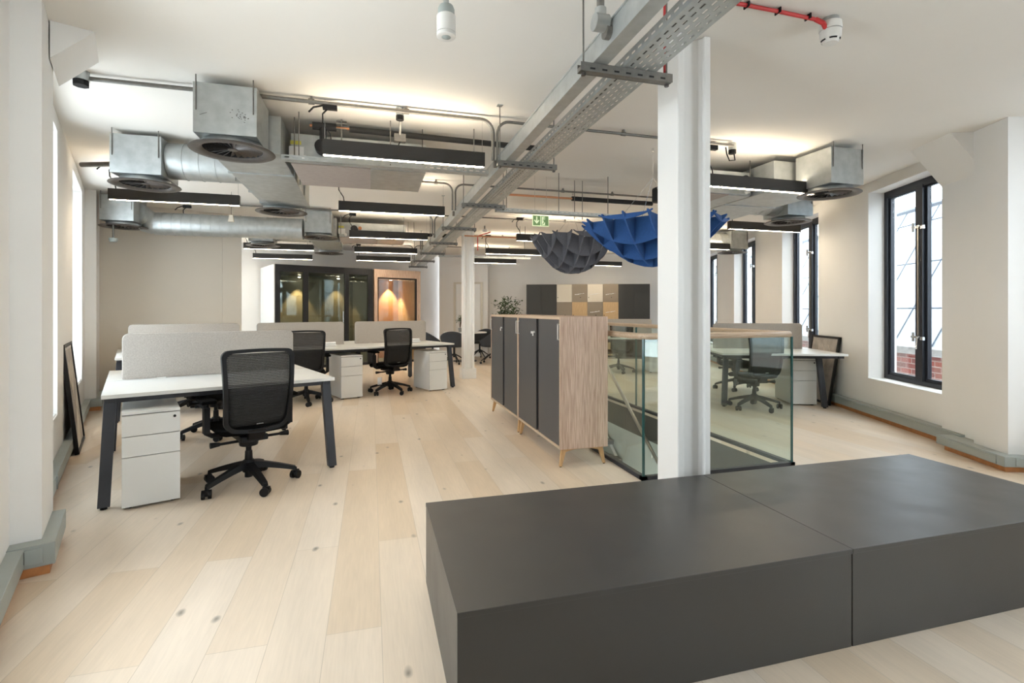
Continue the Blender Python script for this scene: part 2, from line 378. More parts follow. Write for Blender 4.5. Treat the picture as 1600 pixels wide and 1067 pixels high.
nwin = [0]
def casement(v, a, b, z0, z1, rz, s, detail=True, inset=0.0):
    """double casement; s=+1: outside is +v"""
    nwin[0] += 1
    d = 0.07
    mb = MB(); t = 0.06
    mb.box((v, a, z0), (v+s*d, a+t, z1)); mb.box((v, b-t, z0), (v+s*d, b, z1)); mb.box((v, a, z0), (v+s*d, b, z0+t)); mb.box((v, a, z1-t-.02), (v+s*d, b, z1))
    m = (a+b)/2
    mb.box((v-s*.01, m-.055, z0+t), (v+s*d, m+.055, z1-t))
    fr = struct('window_%d' % nwin[0], mb, ANTH, rz=rz)
    for q0, q1 in ((a+t, m-.055), (m+.055, b-t)):
        mb = MB(); k = 0.035
        mb.box((v+s*.02, q0, z0+t), (v+s*(d-.01), q0+k, z1-t)); mb.box((v+s*.02, q1-k, z0+t), (v+s*(d-.01), q1, z1-t))
        mb.box((v+s*.02, q0+k, z0+t), (v+s*(d-.01), q1-k, z0+t+k)); mb.box((v+s*.02, q0+k, z1-t-k), (v+s*(d-.01), q1-k, z1-t))
        mb.build('window_sash', ANTH, fr)
        MB().box((v+s*.045, q0+k, z0+t+k), (v+s*.05, q1-k, z1-t-k)).build('window_pane', GLASSW, fr)
    MB().box((v-s*.19 if not inset else v-s*inset, a, z0-.001), (v, b, z0+.012)).build('window_sill', WHITE, fr)
    if detail:
        for zz in (0.98, 2.18):
            mb = MB()
            mb.box((v-s*.03, m-.03, zz-.012), (v-s*.008, m+.10, zz+.012)); mb.box((v-s*.03, m-.09, zz-.03), (v-s*.008, m-.05, zz+.005))
            mb.cyl((v-s*.03, m+.06, zz-.05), (v-s*.03, m+.06, zz+.05), .012, 8)
            if zz < 1.5: mb.cyl((v-s*.035, m-.01, zz), (v-s*.055, m-.03, zz-.13), .009, 8)
            mb.build('window_latch', CHROME, fr)
        MB().box((v-s*.022, m-.012, 1.0), (v-s*.010, m+.008, 2.2)).build('espagnolette_rod', STEEL, fr)
    return fr

rw = [(5.31+2.44*k, 6.54+2.44*k) for k in range(4)]
window_wall('wall_right', 3.66, 3.98, 4.41, 14.6, rw, RR, 1)
for a, b in rw: casement(3.84, a, b, 0.444, 2.69, RR, 1)
# near bay of the right wall steps outwards
ra = [(2.75, 4.1), (0.2, 1.5), (-2.1, -0.9)]
window_wall('wall_right_bay', 3.90, 4.15, -2.45, 4.41, sorted(ra), RR, 1)
for a, b in ra: casement(4.03, a, b, 0.444, 2.69, RR, 1, detail=False)
mb = MB(); mb.box((3.51, 4.41, 0), (3.66, 4.75, HC)); mb.box((3.60, 4.75, 0), (3.66, 5.25, HC))
mb.box((3.66, 4.405, 0), (3.98, 4.41, HC))
struct('wall_right_pier', mb, WALL, rz=RR)
mb = MB(); mb.prism([(3.61, 2.45), (3.325, HC), (3.61, HC)], 4.75, 5.26, axis='y')
struct('trim_2', mb, WALL, rz=RR)

lw = [(1.56, 2.79), (4.13, 5.36), (6.70, 7.93), (9.75, 11.05), (11.4, 12.7)]
window_wall('wall_left', -0.46, -0.80, 1.36, 13.0, lw, RL, -1)
for a, b in lw: casement(-0.66, a, b, 0.444, 2.69, RL, -1, detail=False)
mb = MB(); mb.box((-0.346, 3.37, 0), (-0.46, 3.83, HC)); mb.box((-0.42, 3.83, 0), (-0.46, 4.06, HC)); mb.box((-0.346, 8.38, 0), (-0.46, 9.2, HC))
struct('wall_left_pier', mb, WALL, rz=RL)
mb = MB(); mb.prism([(-0.34, 2.61), (-0.155, HC), (-0.34, HC)], 3.62, 4.05, axis='y')
struct('trim_3', mb, WALL, rz=RL)

# beige partition, back walls, wall behind the camera
mb = MB(); mb.box((-0.6, 9.2, 0), (1.44, 9.36, HC)); mb.box((1.17, 9.17, 0), (1.44, 9.2, HC))
struct('wall_beige', mb, BEIGE, rz=RL)
struct('wall_back_left', MB().box((-.7, 12.9, 0), (7.2, 13.1, HC)), WALL, rz=RL)
mb = MB(); mb.box((-3.46, 13.75, 0), (-2.1, 14.3, HC)); mb.box((-2.1, 14.05, 0), (3.9, 14.3, HC))
struct('wall_back', mb, WALL, rz=RR)
mb = MB(); mb.box((-3.15, -3.8, 0), (3.2, -3.62, HC))
struct('wall_front', mb, WALL)
mb = MB(); mb.box((-3.15, -3.65, 0), (-3.03, 1.13, HC)); mb.box((-3.15, 1.01, 0), (-1.2, 1.13, HC))
struct('wall_near_left', mb, WALL)

# ------------------------------------------------------------------ dado trunking and oak skirting
mb = MB()
def trunk(mb, a, b, zlo, zhi):
    mb.box((a[0], a[1], zlo), (b[0], b[1], zhi))
mb = MB(); mb.box((3.57, 4.97, .05), (3.66, 14, .145)); mb.box((3.562, 4.97, .128), (3.66, 14, .136)); mb.box((3.566, 7.12, .045), (3.66, 7.14, .15))
struct('baseboard_right', mb, TRUNK, rz=RR, bevel=0.003)
mb = MB(); mb.prism([(3.42, 4.33), (3.9, 4.33), (3.9, 4.405), (3.60, 4.405), (3.60, 5.06), (3.42, 5.06)], .045, .125); mb.box((3.412, 4.40, .052), (3.425, 4.98, .115)); mb.box((3.50, 4.324, .052), (3.9, 4.335, .115))
struct('baseboard_right_pier', mb, TRUNK, rz=RR, bevel=0.003)
mb = MB(); mb.box((3.60, 5.0, 0), (3.66, 14, .05)); mb.prism([(3.45, 4.36), (3.9, 4.36), (3.9, 4.405), (3.60, 4.405), (3.60, 5.0), (3.45, 5.0)], 0, .045)
struct('trim_4', mb, PLINTH, rz=RR)
mb = MB(); mb.prism([(-.46, 4.15), (-.40, 4.15), (-.40, 8.28), (-.28, 8.28), (-.28, 9.17), (-.35, 9.17), (-.35, 8.375), (-.46, 8.375)], .05, .145); mb.box((-.46, 1.45, .05), (-.40, 3.3, .145)); mb.box((-.405, 4.6, .055), (-.392, 4.62, .145))
struct('baseboard_left', mb, TRUNK, rz=RL, bevel=0.003)
mb = MB(); mb.prism([(-.46, 3.29), (-.29, 3.29), (-.29, 3.80), (-.35, 3.80), (-.35, 3.37), (-.46, 3.37)], .045, .15); mb.box((-0.40, 3.285, .06), (-0.335, 3.292, .135)); mb.cyl((-.402, 3.284, .07), (-.402, 3.284, .13), .004, 6, mi=1)
struct('baseboard_left_pier', mb, [TRUNK, BLACK], rz=RL, bevel=0.002)
mb = MB(); mb.box((-0.46, 1.45, 0), (-0.42, 8.3, .05)); mb.box((-.46, 3.30, 0), (-.31, 3.8, .045)); mb.box((-.46, 8.30, 0), (-.3, 8.38, .05))
struct('trim_5', mb, PLINTH, rz=RL)
struct('trim_6', MB().box((-0.28, 9.185, 0), (1.44, 9.2, .16)), WALL, rz=RL)

# ------------------------------------------------------------------ outside
p0 = thing('parapet_wall', 'red brick parapet with stone coping outside the right-hand windows', 'wall', (0, 0, 0), RR)
MB().box((4.85, 2, -1.5), (5.10, 20, 0.66)).build('brickwork', BRICK, p0)
MB().box((4.80, 2, 0.66), (5.14, 20, 0.76)).build('coping', COPE, p0, bevel=.01)
p1 = thing('glazed_roof', 'steep opal panelled roof with dark glazing bars beyond the brick parapet', 'roof', (0, 0, 0), RR)
mb = MB(); mb.hexa([(5.25, 2, .5), (6.65, 2, 3.15), (6.65, 26, 3.15), (5.25, 26, .5)], [(5.20, 2, .52), (6.60, 2, 3.17), (6.60, 26, 3.17), (5.20, 26, .52)])
mb.build('roof_panels', ROOFW, p1)
mb = MB()
for i in range(28):
    u = 2+.85*i; mb.tube([(5.20, u, .53), (6.60, u, 3.18)], .012, 4)
for k in range(1, 4):
    t = k/3.4; mb.tube([(5.2+1.4*t, 2, .53+2.65*t), (5.2+1.4*t, 26, .53+2.65*t)], .012, 4)
mb.tube([(6.6, 2, 3.18), (6.6, 26, 3.18)], .05, 6)
mb.build('glazing_bars', ROOFL, p1)

# ------------------------------------------------------------------ columns
def column(x, y, label):
    c = thing('column', label, 'column', (x, y, 0), 0, 'white structural columns')
    w2, t = .105, .038
    mb = MB(); mb.box((-w2, -w2, 0), (-w2+t, w2, HC)); mb.box((w2-t, -w2, 0), (w2, w2, HC)); mb.prism([(-w2+t-.001, -.085), (-w2+t+.012, -.06), (-w2+t+.04, -.042), (w2-t-.04, -.042), (w2-t-.012, -.06), (w2-t+.001, -.085), (w2-t+.001, .085), (w2-t-.012, .06), (w2-t-.04, .042), (-w2+t+.04, .042), (-w2+t+.012, .06), (-w2+t-.001, .085)], 0, HC)
    mb.build('shaft', WHITE, c, bevel=.008)
    MB().box((-.135, -.135, 0), (.135, .135, .19)).build('plinth', WHITE, c, bevel=.004)
    return c
column(1.735, 2.545, 'white steel column in front of the glass balustrade, behind the charcoal platform')
column(1.755, 9.40, 'white steel column with square plinth standing far back beside the round table')

# ------------------------------------------------------------------ platform
def plat(x0, x1, label):
    t = thing('platform', label, 'platform', ((x0+x1)/2, 1.94, 0))
    w2 = (x1-x0)/2-.002
    MB().box((-w2, -.445, 0), (w2, .445, .352)).build('plinth_box', PLAT, t, bevel=.002)
    MB().box((-w2-.001, -.449, .352), (w2+.001, .449, .37)).build('top_panel', PLAT, t, bevel=.0015)
plat(.245, 1.75, 'charcoal laminate platform box nearest the camera, left of the seam')
plat(1.75, 3.25, 'charcoal laminate platform box right of the seam, reaching the right edge')

# ------------------------------------------------------------------ glass balustrade and stair
gb = thing('balustrade', 'green-tinted glass balustrade with round handrail around the stairwell', 'balustrade', (0, 0, 0))
GX0, GX1, GY0, GY1 = 1.955, 3.325, 3.375, 7.2
def panel(p0, p1, axis):
    mb = MB()
    t = .0075
    if axis == 'x': (x0, y), x1 = p0, p1[0]; A, B = (x0, y-t, -.0), (x1, y+t, 1.055)
    else: (x, y0), y1 = p0, p1[1]; A, B = (x-t, y0, -.0), (x+t, y1, 1.055)
    x0, y0, z0 = A; x1, y1, z1 = B
    vs = [(x0,y0,z0),(x1,y0,z0),(x1,y1,z0),(x0,y1,z0),(x0,y0,z1),(x1,y0,z1),(x1,y1,z1),(x0,y1,z1)]
    yf = [(0,1,5,4),(2,3,7,6)]; xf = [(1,2,6,5),(3,0,4,7)]
    if axis == 'x': mb.add(vs, yf, 0); mb.add(vs, xf, 1)
    else: mb.add(vs, xf, 0); mb.add(vs, yf, 1)
    mb.add(vs, [(4,5,6,7)], 1)
    mb.build('glass_panel', [GLASSG, GEDGE], gb)
panel((GX0+.012, GY0), (GX1-.012, GY0), 'x')
panel((GX0, GY0), (GX0, 4.62), 'y'); panel((GX0, 4.64), (GX0, 5.9), 'y'); panel((GX0, 5.92), (GX0, GY1), 'y')
panel((GX1, GY0), (GX1, 4.62), 'y'); panel((GX1, 4.64), (GX1, 5.9), 'y'); panel((GX1, 5.92), (GX1, GY1), 'y')
mb = MB()
mb.tube([(GX0, GY1, 1.075), (GX0, 5, 1.075), (GX0, GY0+.03, 1.075), (GX0+.03, GY0, 1.075), (2.6, GY0, 1.075), (GX1-.03, GY0, 1.075), (GX1, GY0+.03, 1.075), (GX1, 5, 1.075), (GX1, GY1, 1.075)], .024, 12)
mb.build('handrail', RAILW, gb, smooth=True)
mb = MB()
mb.box((GX0-.014, GY0-.014, 0), (GX0+.03, GY1, .03)); mb.box((GX1-.03, GY0-.014, 0), (GX1+.014, GY1, .03)); mb.box((GX0-.014, GY0-.014, 0), (GX1+.014, GY0+.03, .03))
mb.build('base_channel', LEGM, gb)
st = thing('staircase', 'dark staircase descending inside the glass-walled stairwell', 'staircase', (0, 0, 0))
for i in range(15):
    z = -.185*(i+1); y = SY1-.25*(i+1)
    MB().box((SX0+.01, y, z-.05), (SX1-.01, y+.27, z)).build('tread', STEP, st)
mb = MB()
mb.hexa([(SX1-.05, SY1-.05, -.5), (SX1-.01, SY1-.05, -.5), (SX1-.01, SY0+.05, -3.0), (SX1-.05, SY0+.05, -3.0)], [(SX1-.05, SY1-.05, -.15), (SX1-.01, SY1-.05, -.15), (SX1-.01, SY0+.05, -2.85), (SX1-.05, SY0+.05, -2.85)])
mb.build('stringer', WHITE, st)
mb = MB(); mb.tube([(SX1-.10, 7.05, .91), (SX1-.10, 6.5, .51), (SX1-.10, 5.21, -.457), (SX1-.10, 3.6, -1.66)], .021, 10)
for y_, z_ in ((6.6, .58), (5.3, -.39), (4.2, -1.21)): mb.tube([(SX1-.10, y_, z_-.02), (SX1-.10, y_, z_-.08), (SX1-.02, y_, z_-.08)], .007, 6)
mb.build('stair_handrail', STEEL, st, smooth=True)

# ------------------------------------------------------------------ wood cabinets
def cabinet(y0, label, tagtxt):
    c = thing('cabinet', label, 'cabinet', (1.66, y0+.61, 0), 0, 'pair of oak cabinets with grey doors')
    X0, X1, W = -.20, .22, .605
    mb = MB()
    mb.box((X0+.012, -W+.018, .15), (X1, W-.018, .168)); mb.box((X0+.012, -W+.018, 1.20), (X1, W-.018, 1.22)); mb.box((X1-.012, -W+.018, .168), (X1, W-.018, 1.20))
    mb.box((X0, -W, .15), (X1, -W+.018, 1.22)); mb.box((X0, W-.018, .15), (X1, W, 1.22))
    mb.build('carcass', OAKP, c, bevel=.0015)
    mb = MB(); mb.box((X0, -W+.018, 1.195), (X0+.012, W-.018, 1.22)); mb.box((X0, -W+.018, .15), (X0+.012, W-.018, .172)); mb.box((X0-.001, -W+.001, .151), (X0-.0001, -W+.017, 1.219)); mb.box((X0-.001, W-.017, .151), (X0-.0001, W-.001, 1.219))
    mb.build('edge_trim', OAKE, c)
    MB().box((X0+.05, -W+.018, .17), (X0+.055, W-.018, 1.196)).build('back_board', FRAMEB, c)
    for s in (-1, 1):
        a, b = (-W+.02, -.05) if s < 0 else (.02, W-.02)
        d = MB().box((X0+.004, a, .174), (X0+.022, b, 1.193)).build('door', CABD, c, bevel=.001)
        yh = a+.012 if s < 0 else b-.012
        mb = MB(); mb.box((X0-.012, yh-.004, 1.03), (X0-.006, yh+.004, 1.165)); mb.box((X0-.012, yh-.004, 1.157), (X0+.004, yh+.004, 1.165)); mb.box((X0-.012, yh-.004, 1.03), (X0+.004, yh+.004, 1.038))
        mb.build('handle', WHITE, d)
    mb = MB(); mb.cyl((X0+.004, .06, 1.07), (X0-.012, .06, 1.07), .010, 10); mb.box((X0-.016, .05, 1.035), (X0-.012, .072, 1.066))
    if tagtxt: mb.box((X0-.012, .07, 1.055), (X0-.008, .13, 1.075))
    mb.build('lock_key', WHITE, c)
    for sx, sy in ((-1, -1), (1, -1), (-1, 1), (1, 1)):
        x = X0+.03 if sx < 0 else X1-.03; y = -W+.05 if sy < 0 else W-.05
        xo = x+sx*.012; yo = y+sy*.012
        mb = MB(); r = .024
        mb.hexa([(xo-.011, yo-.009, .006), (xo+.011, yo-.009, .006), (xo+.011, yo+.009, .006), (xo-.011, yo+.009, .006)], [(x-sx*.02-r, y-.012, .15), (x-sx*.02+r, y-.012, .15), (x-sx*.02+r, y+.012, .15), (x-sx*.02-r, y+.012, .15)])
        mb.cyl((xo, yo, 0), (xo, yo, .007), .009, 8, mi=1)
        mb.build('leg', [BEECH, BLACK], c, bevel=.002)
    for sy in (-1, 1):
        y = -W+.05 if sy < 0 else W-.05
        mb = MB(); n = 8
        lo = [(X0+.04+(X1-X0-.08)*i/n, .150-.030*(abs(2*i/n-1))**2.5-.012) for i in range(n+1)]
        mb.prism(lo+[(X1-.04, .15), (X0+.04, .15)], y-.010, y+.010, axis='y')
        mb.build('leg_rail', BEECH, c)
    return c
cabinet(3.80, 'oak-sided cabinet with grey sliding doors, the unit nearer the glass corner', True)
cabinet(5.02, 'oak cabinet with grey sliding doors, the unit farther back toward the round table', False)

# ------------------------------------------------------------------ desks
def bench(v0, v1, u0, rz, to, label, group, inset=0, nbay=1, tuck=.045):
    """back-to-back bench, front edge at u0"""
    x, y = to((v0+v1)/2, u0+.83)
    d = thing('bench_desk', label, 'desk', (x, y, 0), rz, group)
    W = (v1-v0)/2; bay = (v1-v0)/nbay
    for s in (-1, 1):
        for k in range(nbay):
            a = -W+k*bay+.002; b = a+bay-.004
            MB().box((a, s*.015, .705), (b, s*.83, .73)).build('desktop', DESK, d, bevel=.002)
    mb = MB()
    for s in (-1, 1):
        mb.box((-W+.05, s*.12-.02, .655), (W-.05, s*.12+.02, .705)); mb.box((-W+.05, s*.72-.02, .665), (W-.05, s*.72+.02, .705))
    for k in range(nbay+1):
        xx = -W+.045+k*(2*W-.09)/nbay
        mb.box((xx-.03, -.76, .67), (xx+.03, .76, .705))
    mb.box((-W+.15, -.10, .60), (W-.15, .10, .61)); mb.box((-W+.15, -.10, .60), (W-.15, -.095, .66)); mb.box((-W+.15, .095, .60), (W-.15, .10, .66))
    mb.build('underframe', LEGM, d)
    for k in range(nbay+1):
        o = -1 if k == 0 else (1 if k == nbay else 0)
        for s in (-1, 1):
            xt = -W+tuck+k*(2*W-2*tuck)/nbay; xb = xt+o*(.03 if tuck < .06 else .045)
            mb = MB(); yt, yb = s*(.73-inset), s*(.80-inset); h = .0325
            if o == 0: yt, yb = s*.45, s*.55
            mb.hexa([(xb-h, yb-.025, .015), (xb+h, yb-.025, .015), (xb+h, yb+.025, .015), (xb-h, yb+.025, .015)], [(xt-h, yt-.025, .67), (xt+h, yt-.025, .67), (xt+h, yt+.025, .67), (xt-h, yt+.025, .67)])
            mb.build('leg', LEGM, d, bevel=.003)
            MB().cyl((xb, yb, 0), (xb, yb, .016), .02, 10).build('foot', BLACK, d)
    return d
def screen(v0, v1, u, rz, to, label):
    x, y = to((v0+v1)/2, u)
    W = (v1-v0)/2; r = .045
    pts = [(-W, .735), (W, .735)]
    for cx_, a0 in ((W-r, 0), (-W+r, PI/2)):
        for i in range(7):
            t = a0+PI/2*i/6; pts.append((cx_+r*math.cos(t), 1.09-r+r*math.sin(t)))
    sc = thing('desk_screen', label, 'desk screen', (x, y, 0), rz, 'felt desk divider screens')
    MB().prism(pts, -.015, .015, axis='y').build('panel', FELT, sc, bevel=.006)
    for s in (-1, 1):
        MB().box((s*(W-.25)-.03, -.05, .73), (s*(W-.25)+.03, .05, .737)).build('clamp', WHITE, sc)
bench(-.15, 1.32, 4.12, RL, xyL, 'white-topped bench desk with charcoal legs nearest the camera on the left', 'bench desks')
bench(-.14, 4.27, 7.23, RL, xyL, 'long three-bay white bench desk in the second row on the left', 'bench desks', nbay=3)
bench(1.98, 3.48, 6.62, RR, xyR, 'white bench desk by the right-hand windows behind the glass', 'bench desks', inset=.30, tuck=.165)
bench(.50, 1.98, 10.05, RR, xyR, 'white bench desk farther back on the right, seen past the cabinet through the glass', 'bench desks')
screen(-.05, 1.20, 4.95, RL, xyL, 'greige felt desk screen on the bench nearest the camera')
screen(-.02, 1.24, 8.06, RL, xyL, 'greige felt screen behind the nearest one, leftmost of the second row')
screen(1.46, 2.72, 8.06, RL, xyL, 'greige felt screen in the middle of the second row, below the black-framed pod')
screen(2.90, 4.17, 8.06, RL, xyL, 'greige felt screen at the right end of the second row, below the wooden pod')
screen(2.10, 3.30, 7.45, RR, xyR, 'greige felt screen behind the glass balustrade, on the window-side bench')
screen(.62, 1.82, 10.88, RR, xyR, 'greige felt screen on the far right-hand bench, between cabinet and column')

# pedestals
def pedestal():
    p = thing('drawer_pedestal', 'x', 'drawer pedestal', group='white drawer pedestals')
    W, D = .155, .28
    MB().box((-W, -D+.015, .014), (W, D, .622)).build('body', PEDW, p, bevel=.003)
    MB().box((-W, -D+.013, .03), (W, -D+.0155, .61)).build('shadow_gap', DGAP, p)
    for i, (z0, z1) in enumerate(((.016, .330), (.334, .462), (.466, .598))):
        d = MB().box((-W, -D-.004, z0), (W, -D+.013, z1)).build('drawer', PEDW, p, bevel=.002)
        if i == 2: MB().cyl((W-.03, -D-.007, .57), (W-.03, -D-.003, .57), .009, 12).build('lock', BLACK, d)
    MB().box((-W, -D-.002, .604), (W, -D+.013, .622)).build('top_lip', PEDW, p)
    for sx in (-1, 1):
        for sy in (-1, 1):
            MB().cyl((sx*(W-.03), sy*(D-.04), 0), (sx*(W-.05), sy*(D-.07), .016), .018, 10).build('castor', BLACK, p)
    return p
ped0 = pedestal()
PP = [((.112, 4.32), RL, xyL, 'white three-drawer pedestal under the near left desk'),
      ((2.55, 7.48), RL, xyL, 'white three-drawer pedestal in the second row between two black chairs'),
      ((3.90, 7.38), RL, xyL, 'white three-drawer pedestal at the right end of the second row, beside the leg'),
      ((3.19, 7.41), RR, xyR, 'white three-drawer pedestal beside the framed picture by the right windows'),
      ((1.87, 10.80), RR, xyR, 'white pedestal on the far right bench, half hidden by the near column')]
for i, ((v, u), rz, to, lab) in enumerate(PP):
    x, y = to(v, u)
    if i == 0: ped0.location = (x, y, 0); ped0.rotation_euler = (0, 0, rz); ped0['label'] = lab
    else: copy_tree(ped0, (x, y, 0), rz, lab)

# ------------------------------------------------------------------ task chair (local +y = facing direction)
def task_chair():
    c = thing('task_chair', 'x', 'office chair', group='black mesh task chairs')
    # base
    for k in range(5):
        a = 2*PI*k/5-PI/2+.06
        ca, sa = math.cos(a), math.sin(a)
        mb = MB().at((0, 0, 0), a)
        n = 6
        pts = []
        for i in range(n+1):
            t = i/n; x = .035+.28*t; z = .150-.070*t**1.3; wy = .030-.010*t; hz = .022-.008*t; pts.append((x, z, wy, hz))
        for i in range(n):
            x0, z0, w0, h0 = pts[i]; x1, z1, w1, h1 = pts[i+1]
            mb.hexa([(x0, -w0, z0-h0), (x1, -w1, z1-h1), (x1, w1, z1-h1), (x0, w0, z0-h0)], [(x0, -w0*.7, z0+h0), (x1, -w1*.7, z1+h1), (x1, w1*.7, z1+h1), (x0, w0*.7, z0+h0)])
        leg = mb.build('base_arm', BLACK, c, smooth=True)
        mb = MB().at((.315*ca, .315*sa, 0), a+.9)
        for s in (-1, 1): mb.cyl((0, s*.010, .03), (0, s*.030, .03), .030, 16)
        mb.cyl((0, -.01, .03), (0, .01, .03), .014, 8); mb.box((-.016, -.012, .03), (.030, .012, .062)); mb.cyl((.0, 0, .055), (.0, 0, .085), .010, 8)
        mb.build('castor', BLACK, leg, smooth=True)
    mb = MB(); mb.lathe([(.0, .10), (.040, .10), (.044, .12), (.042, .175), (.034, .185), (.0, .185)], seg=20)
    mb.cyl((0, 0, .06), (0, 0, .12), .026, 14); mb.cyl((0, 0, .18), (0, 0, .30), .019, 14); mb.cyl((0, 0, .18), (0, 0, .25), .027, 14, r2=.024)
    mb.build('gas_lift', BLACK, c, smooth=True)
    mb = MB(); mb.cyl((0, 0, .29), (0, 0, .36), .062, 20, r2=.070); mb.box((-.09, -.15, .345), (.09, .14, .385))
    mb.build('mechanism', BLACK, c, bevel=.006)
    for s, z, dx in ((1, .345, .26), (-1, .335, .25)):
        mb = MB(); mb.tube([(s*.06, -.03, z), (s*(dx-.04), -.035, z), (s*dx, -.035, z)], [.010, .010, .010], 8); mb.cyl((s*(dx-.055), -.035, z), (s*(dx+.005), -.035, z), .013, 10, r2=.021)
        mb.build('lever', BLACK, c, smooth=True)
    # seat
    def seat(t, s, top):
        x = (t-.5)*.50; y = (s-.5)*.48+.04
        ex = abs(t-.5)*2; ey = abs(s-.5)*2
        sq = (1-ex**6*.10*(1 if ey > .8 else .5))
        if ey > .75: x *= 1-.25*((ey-.75)/.25)**2
        z = .455+.010*ex**2-(.035*max(0, s-.8)/.2)
        if not top: z -= .065*(1-.5*max(ex, ey)**6)
        else: z -= .02*max(ex, ey)**8
        return (x*sq, y, z)
    mb = MB(); n = 14
    mb.grid(lambda a, b: seat(a, b, True), n, n); mb.grid(lambda a, b: seat(a, b, False), n, n)
    N = n+1
    def edge(i): return i
    rim = [j for j in range(N)]+[N*k+n for k in range(1, N)]+[N*n+j for j in range(n-1, -1, -1)]+[N*k for k in range(n-1, 0, -1)]
    off = N*N
    for i in range(len(rim)):
        a, b = rim[i], rim[(i+1) % len(rim)]; mb.f.append((a, b, off+b, off+a)); mb.m.append(0)
    mb.build('seat', BLKF, c, smooth=True)
    # back: frame + mesh
    H0, H1 = .42, 1.0
    def bk(x, z):   # y of back surface
        t = (z-H0)/(H1-H0)
        return -.235-.055*t+.045*math.sin(PI*min(1, max(0, t))*1.0)*-1+.045-.30*(x*x)*-1*.9
    outl = []
    W0, W1 = .215, .235
    n = 10
    for i in range(n+1):
        t = i/n; outl.append((-(W0+(W1-W0)*t), H0+.10+(H1-H0-.15)*t))
    for i in range(1, 7):
        a = PI-PI/2*i/6; outl.append((-W1+.05+.05*math.cos(a), H1-.05+.05*math.sin(a)+.0))
    for i in range(1, 8): outl.append((-W1+.05+(2*W1-.1)*i/8, H1+.006*math.sin(PI*i/8)))
    for i in range(0, 6):
        a = PI/2-PI/2*i/6; outl.append((W1-.05+.05*math.cos(a), H1-.05+.05*math.sin(a)))
    for i in range(n+1):
        t = 1-i/n; outl.append((W0+(W1-W0)*t, H0+.10+(H1-H0-.15)*t))
    for i in range(1, 8):
        a = -PI/2*i/8; outl.append((W0-.09+.09*math.cos(a), H0+.10+.09*math.sin(a)))
    for i in range(0, 7):
        t = i/7; outl.append(((W0-.09)*(1-2*t), H0+.01-.012*math.sin(PI*t)))
    for i in range(0, 8):
        a = -PI/2-PI/2*i/8; outl.append((-W0+.09+.09*math.cos(a), H0+.10+.09*math.sin(a)))
    mb = MB(); ring = []
    m_ = len(outl); cz = (H0+H1)/2
    vs = []
    for (x, z) in outl:
        ix = x*.88; iz = cz+(z-cz)*.925
        lowk = max(0, (0.62-z)/.2)
        y = bk(x, z); yi = bk(ix, iz)
        vs += [(x, y-.018-.01*lowk, z), (x, y+.014, z), (ix, yi+.014, iz), (ix, yi-.018, iz)]
    fs = []
    for i in range(m_):
        j = (i+1) % m_
        for k in range(4): fs.append((i*4+k, i*4+(k+1) % 4, j*4+(k+1) % 4, j*4+k))
    mb.add(vs, fs); fr = mb.build('back_frame', BLACK, c, smooth=True)
    mb = MB()
    mb.grid(lambda a, b: ((a-.5)*2*(.19+.022*b)*1.02, bk((a-.5)*2*.2, .47+.505*b)+.0, .47+.505*b), 12, 14)
    mb.build('back_mesh', CMESH, c, smooth=True, solid=.002)
    mb = MB()
    mb.grid(lambda a, b: ((a-.5)*2*(.185+.012*b), bk((a-.5)*2*.19, .47+.27*b)+.030, .47+.27*b), 10, 6)
    mb.build('lumbar_pad', BLKF, c, smooth=True, solid=.018)
    mb = MB(); mb.hexa([(-.05, -.17, .36), (.05, -.17, .36), (.05, -.10, .36), (-.05, -.10, .36)], [(-.06, -.225, .44), (.06, -.225, .44), (.06, -.19, .44), (-.06, -.19, .44)])
    mb.build('back_bracket', BLACK, c, bevel=.006)
    MB().box((-.022, -.262, .486), (.022, -.256, .492)).build('label_plate', CHROME, c)
    for s in (-1, 1):
        mb = MB(); mb.tube([(s*.14, -.02, .40), (s*.24, -.02, .40), (s*.27, -.02, .42), (s*.275, -.02, .48), (s*.275, -.02, .63)], [.018, .018, .02, .02, .018], 8)
        mb.box((s*.275-.018, -.05, .42), (s*.275+.018, .01, .60))
        a = mb.build('armrest', BLACK, c, smooth=True)
        mb = MB(); mb.prism([(-.045, -.10), (.045, -.10), (.05, 0), (.042, .13), (-.042, .13), (-.05, 0)], .63, .655); mb.T = Matrix.Identity(4)
        o = mb.build('arm_pad', BLKF, a, bevel=.008); o.location = (s*.27, .0, 0)
    return c
ch0 = task_chair()
CH = [((.69, 4.10), RL, xyL, .10, 'black mesh task chair nearest the camera, facing the near left desk'),
      ((3.20, 7.36), RL, xyL, .10, 'black mesh task chair with a white tag, between the two pedestals of the second row'),
      ((1.93, 7.25), RL, xyL, -.22, 'black mesh chair half hidden behind the right end of the nearest felt screen'),
      ((.62, 7.42), RL, xyL, .3, 'black chair in the second row mostly hidden behind the nearest bench'),
      ((.70, 5.95), RL, xyL, PI+.5, 'black chair on the far side of the nearest bench, its castor showing under the desk'),
      ((2.45, 6.86), RR, xyR, .25, 'black mesh chair right behind the glass panel at the window-side bench'),
      ((2.75, 8.50), RR, xyR, PI+.2, 'black chair on the window side of the right bench, seen lower left through the glass'),
      ((1.10, 10.55), RR, xyR, .15, 'black chair at the far right bench, seen through the glass beside the cabinet')]
for i, ((v, u), rz, to, dr, lab) in enumerate(CH):
    x, y = to(v, u)
    if i == 0: ch0.location = (x, y, 0); ch0.rotation_euler = (0, 0, rz+dr); ch0['label'] = lab; first = ch0
    else:
        c_ = copy_tree(ch0, (x, y, 0), rz+dr, lab)
        if i == 1:
            mb = MB(); mb.box((-.235, -.05, .15), (-.165, -.045, .26)); mb.tube([(-.2, -.047, .26), (-.2, -.04, .33)], .002, 4)
            mb.build('swing_tag', PAPER, c_)

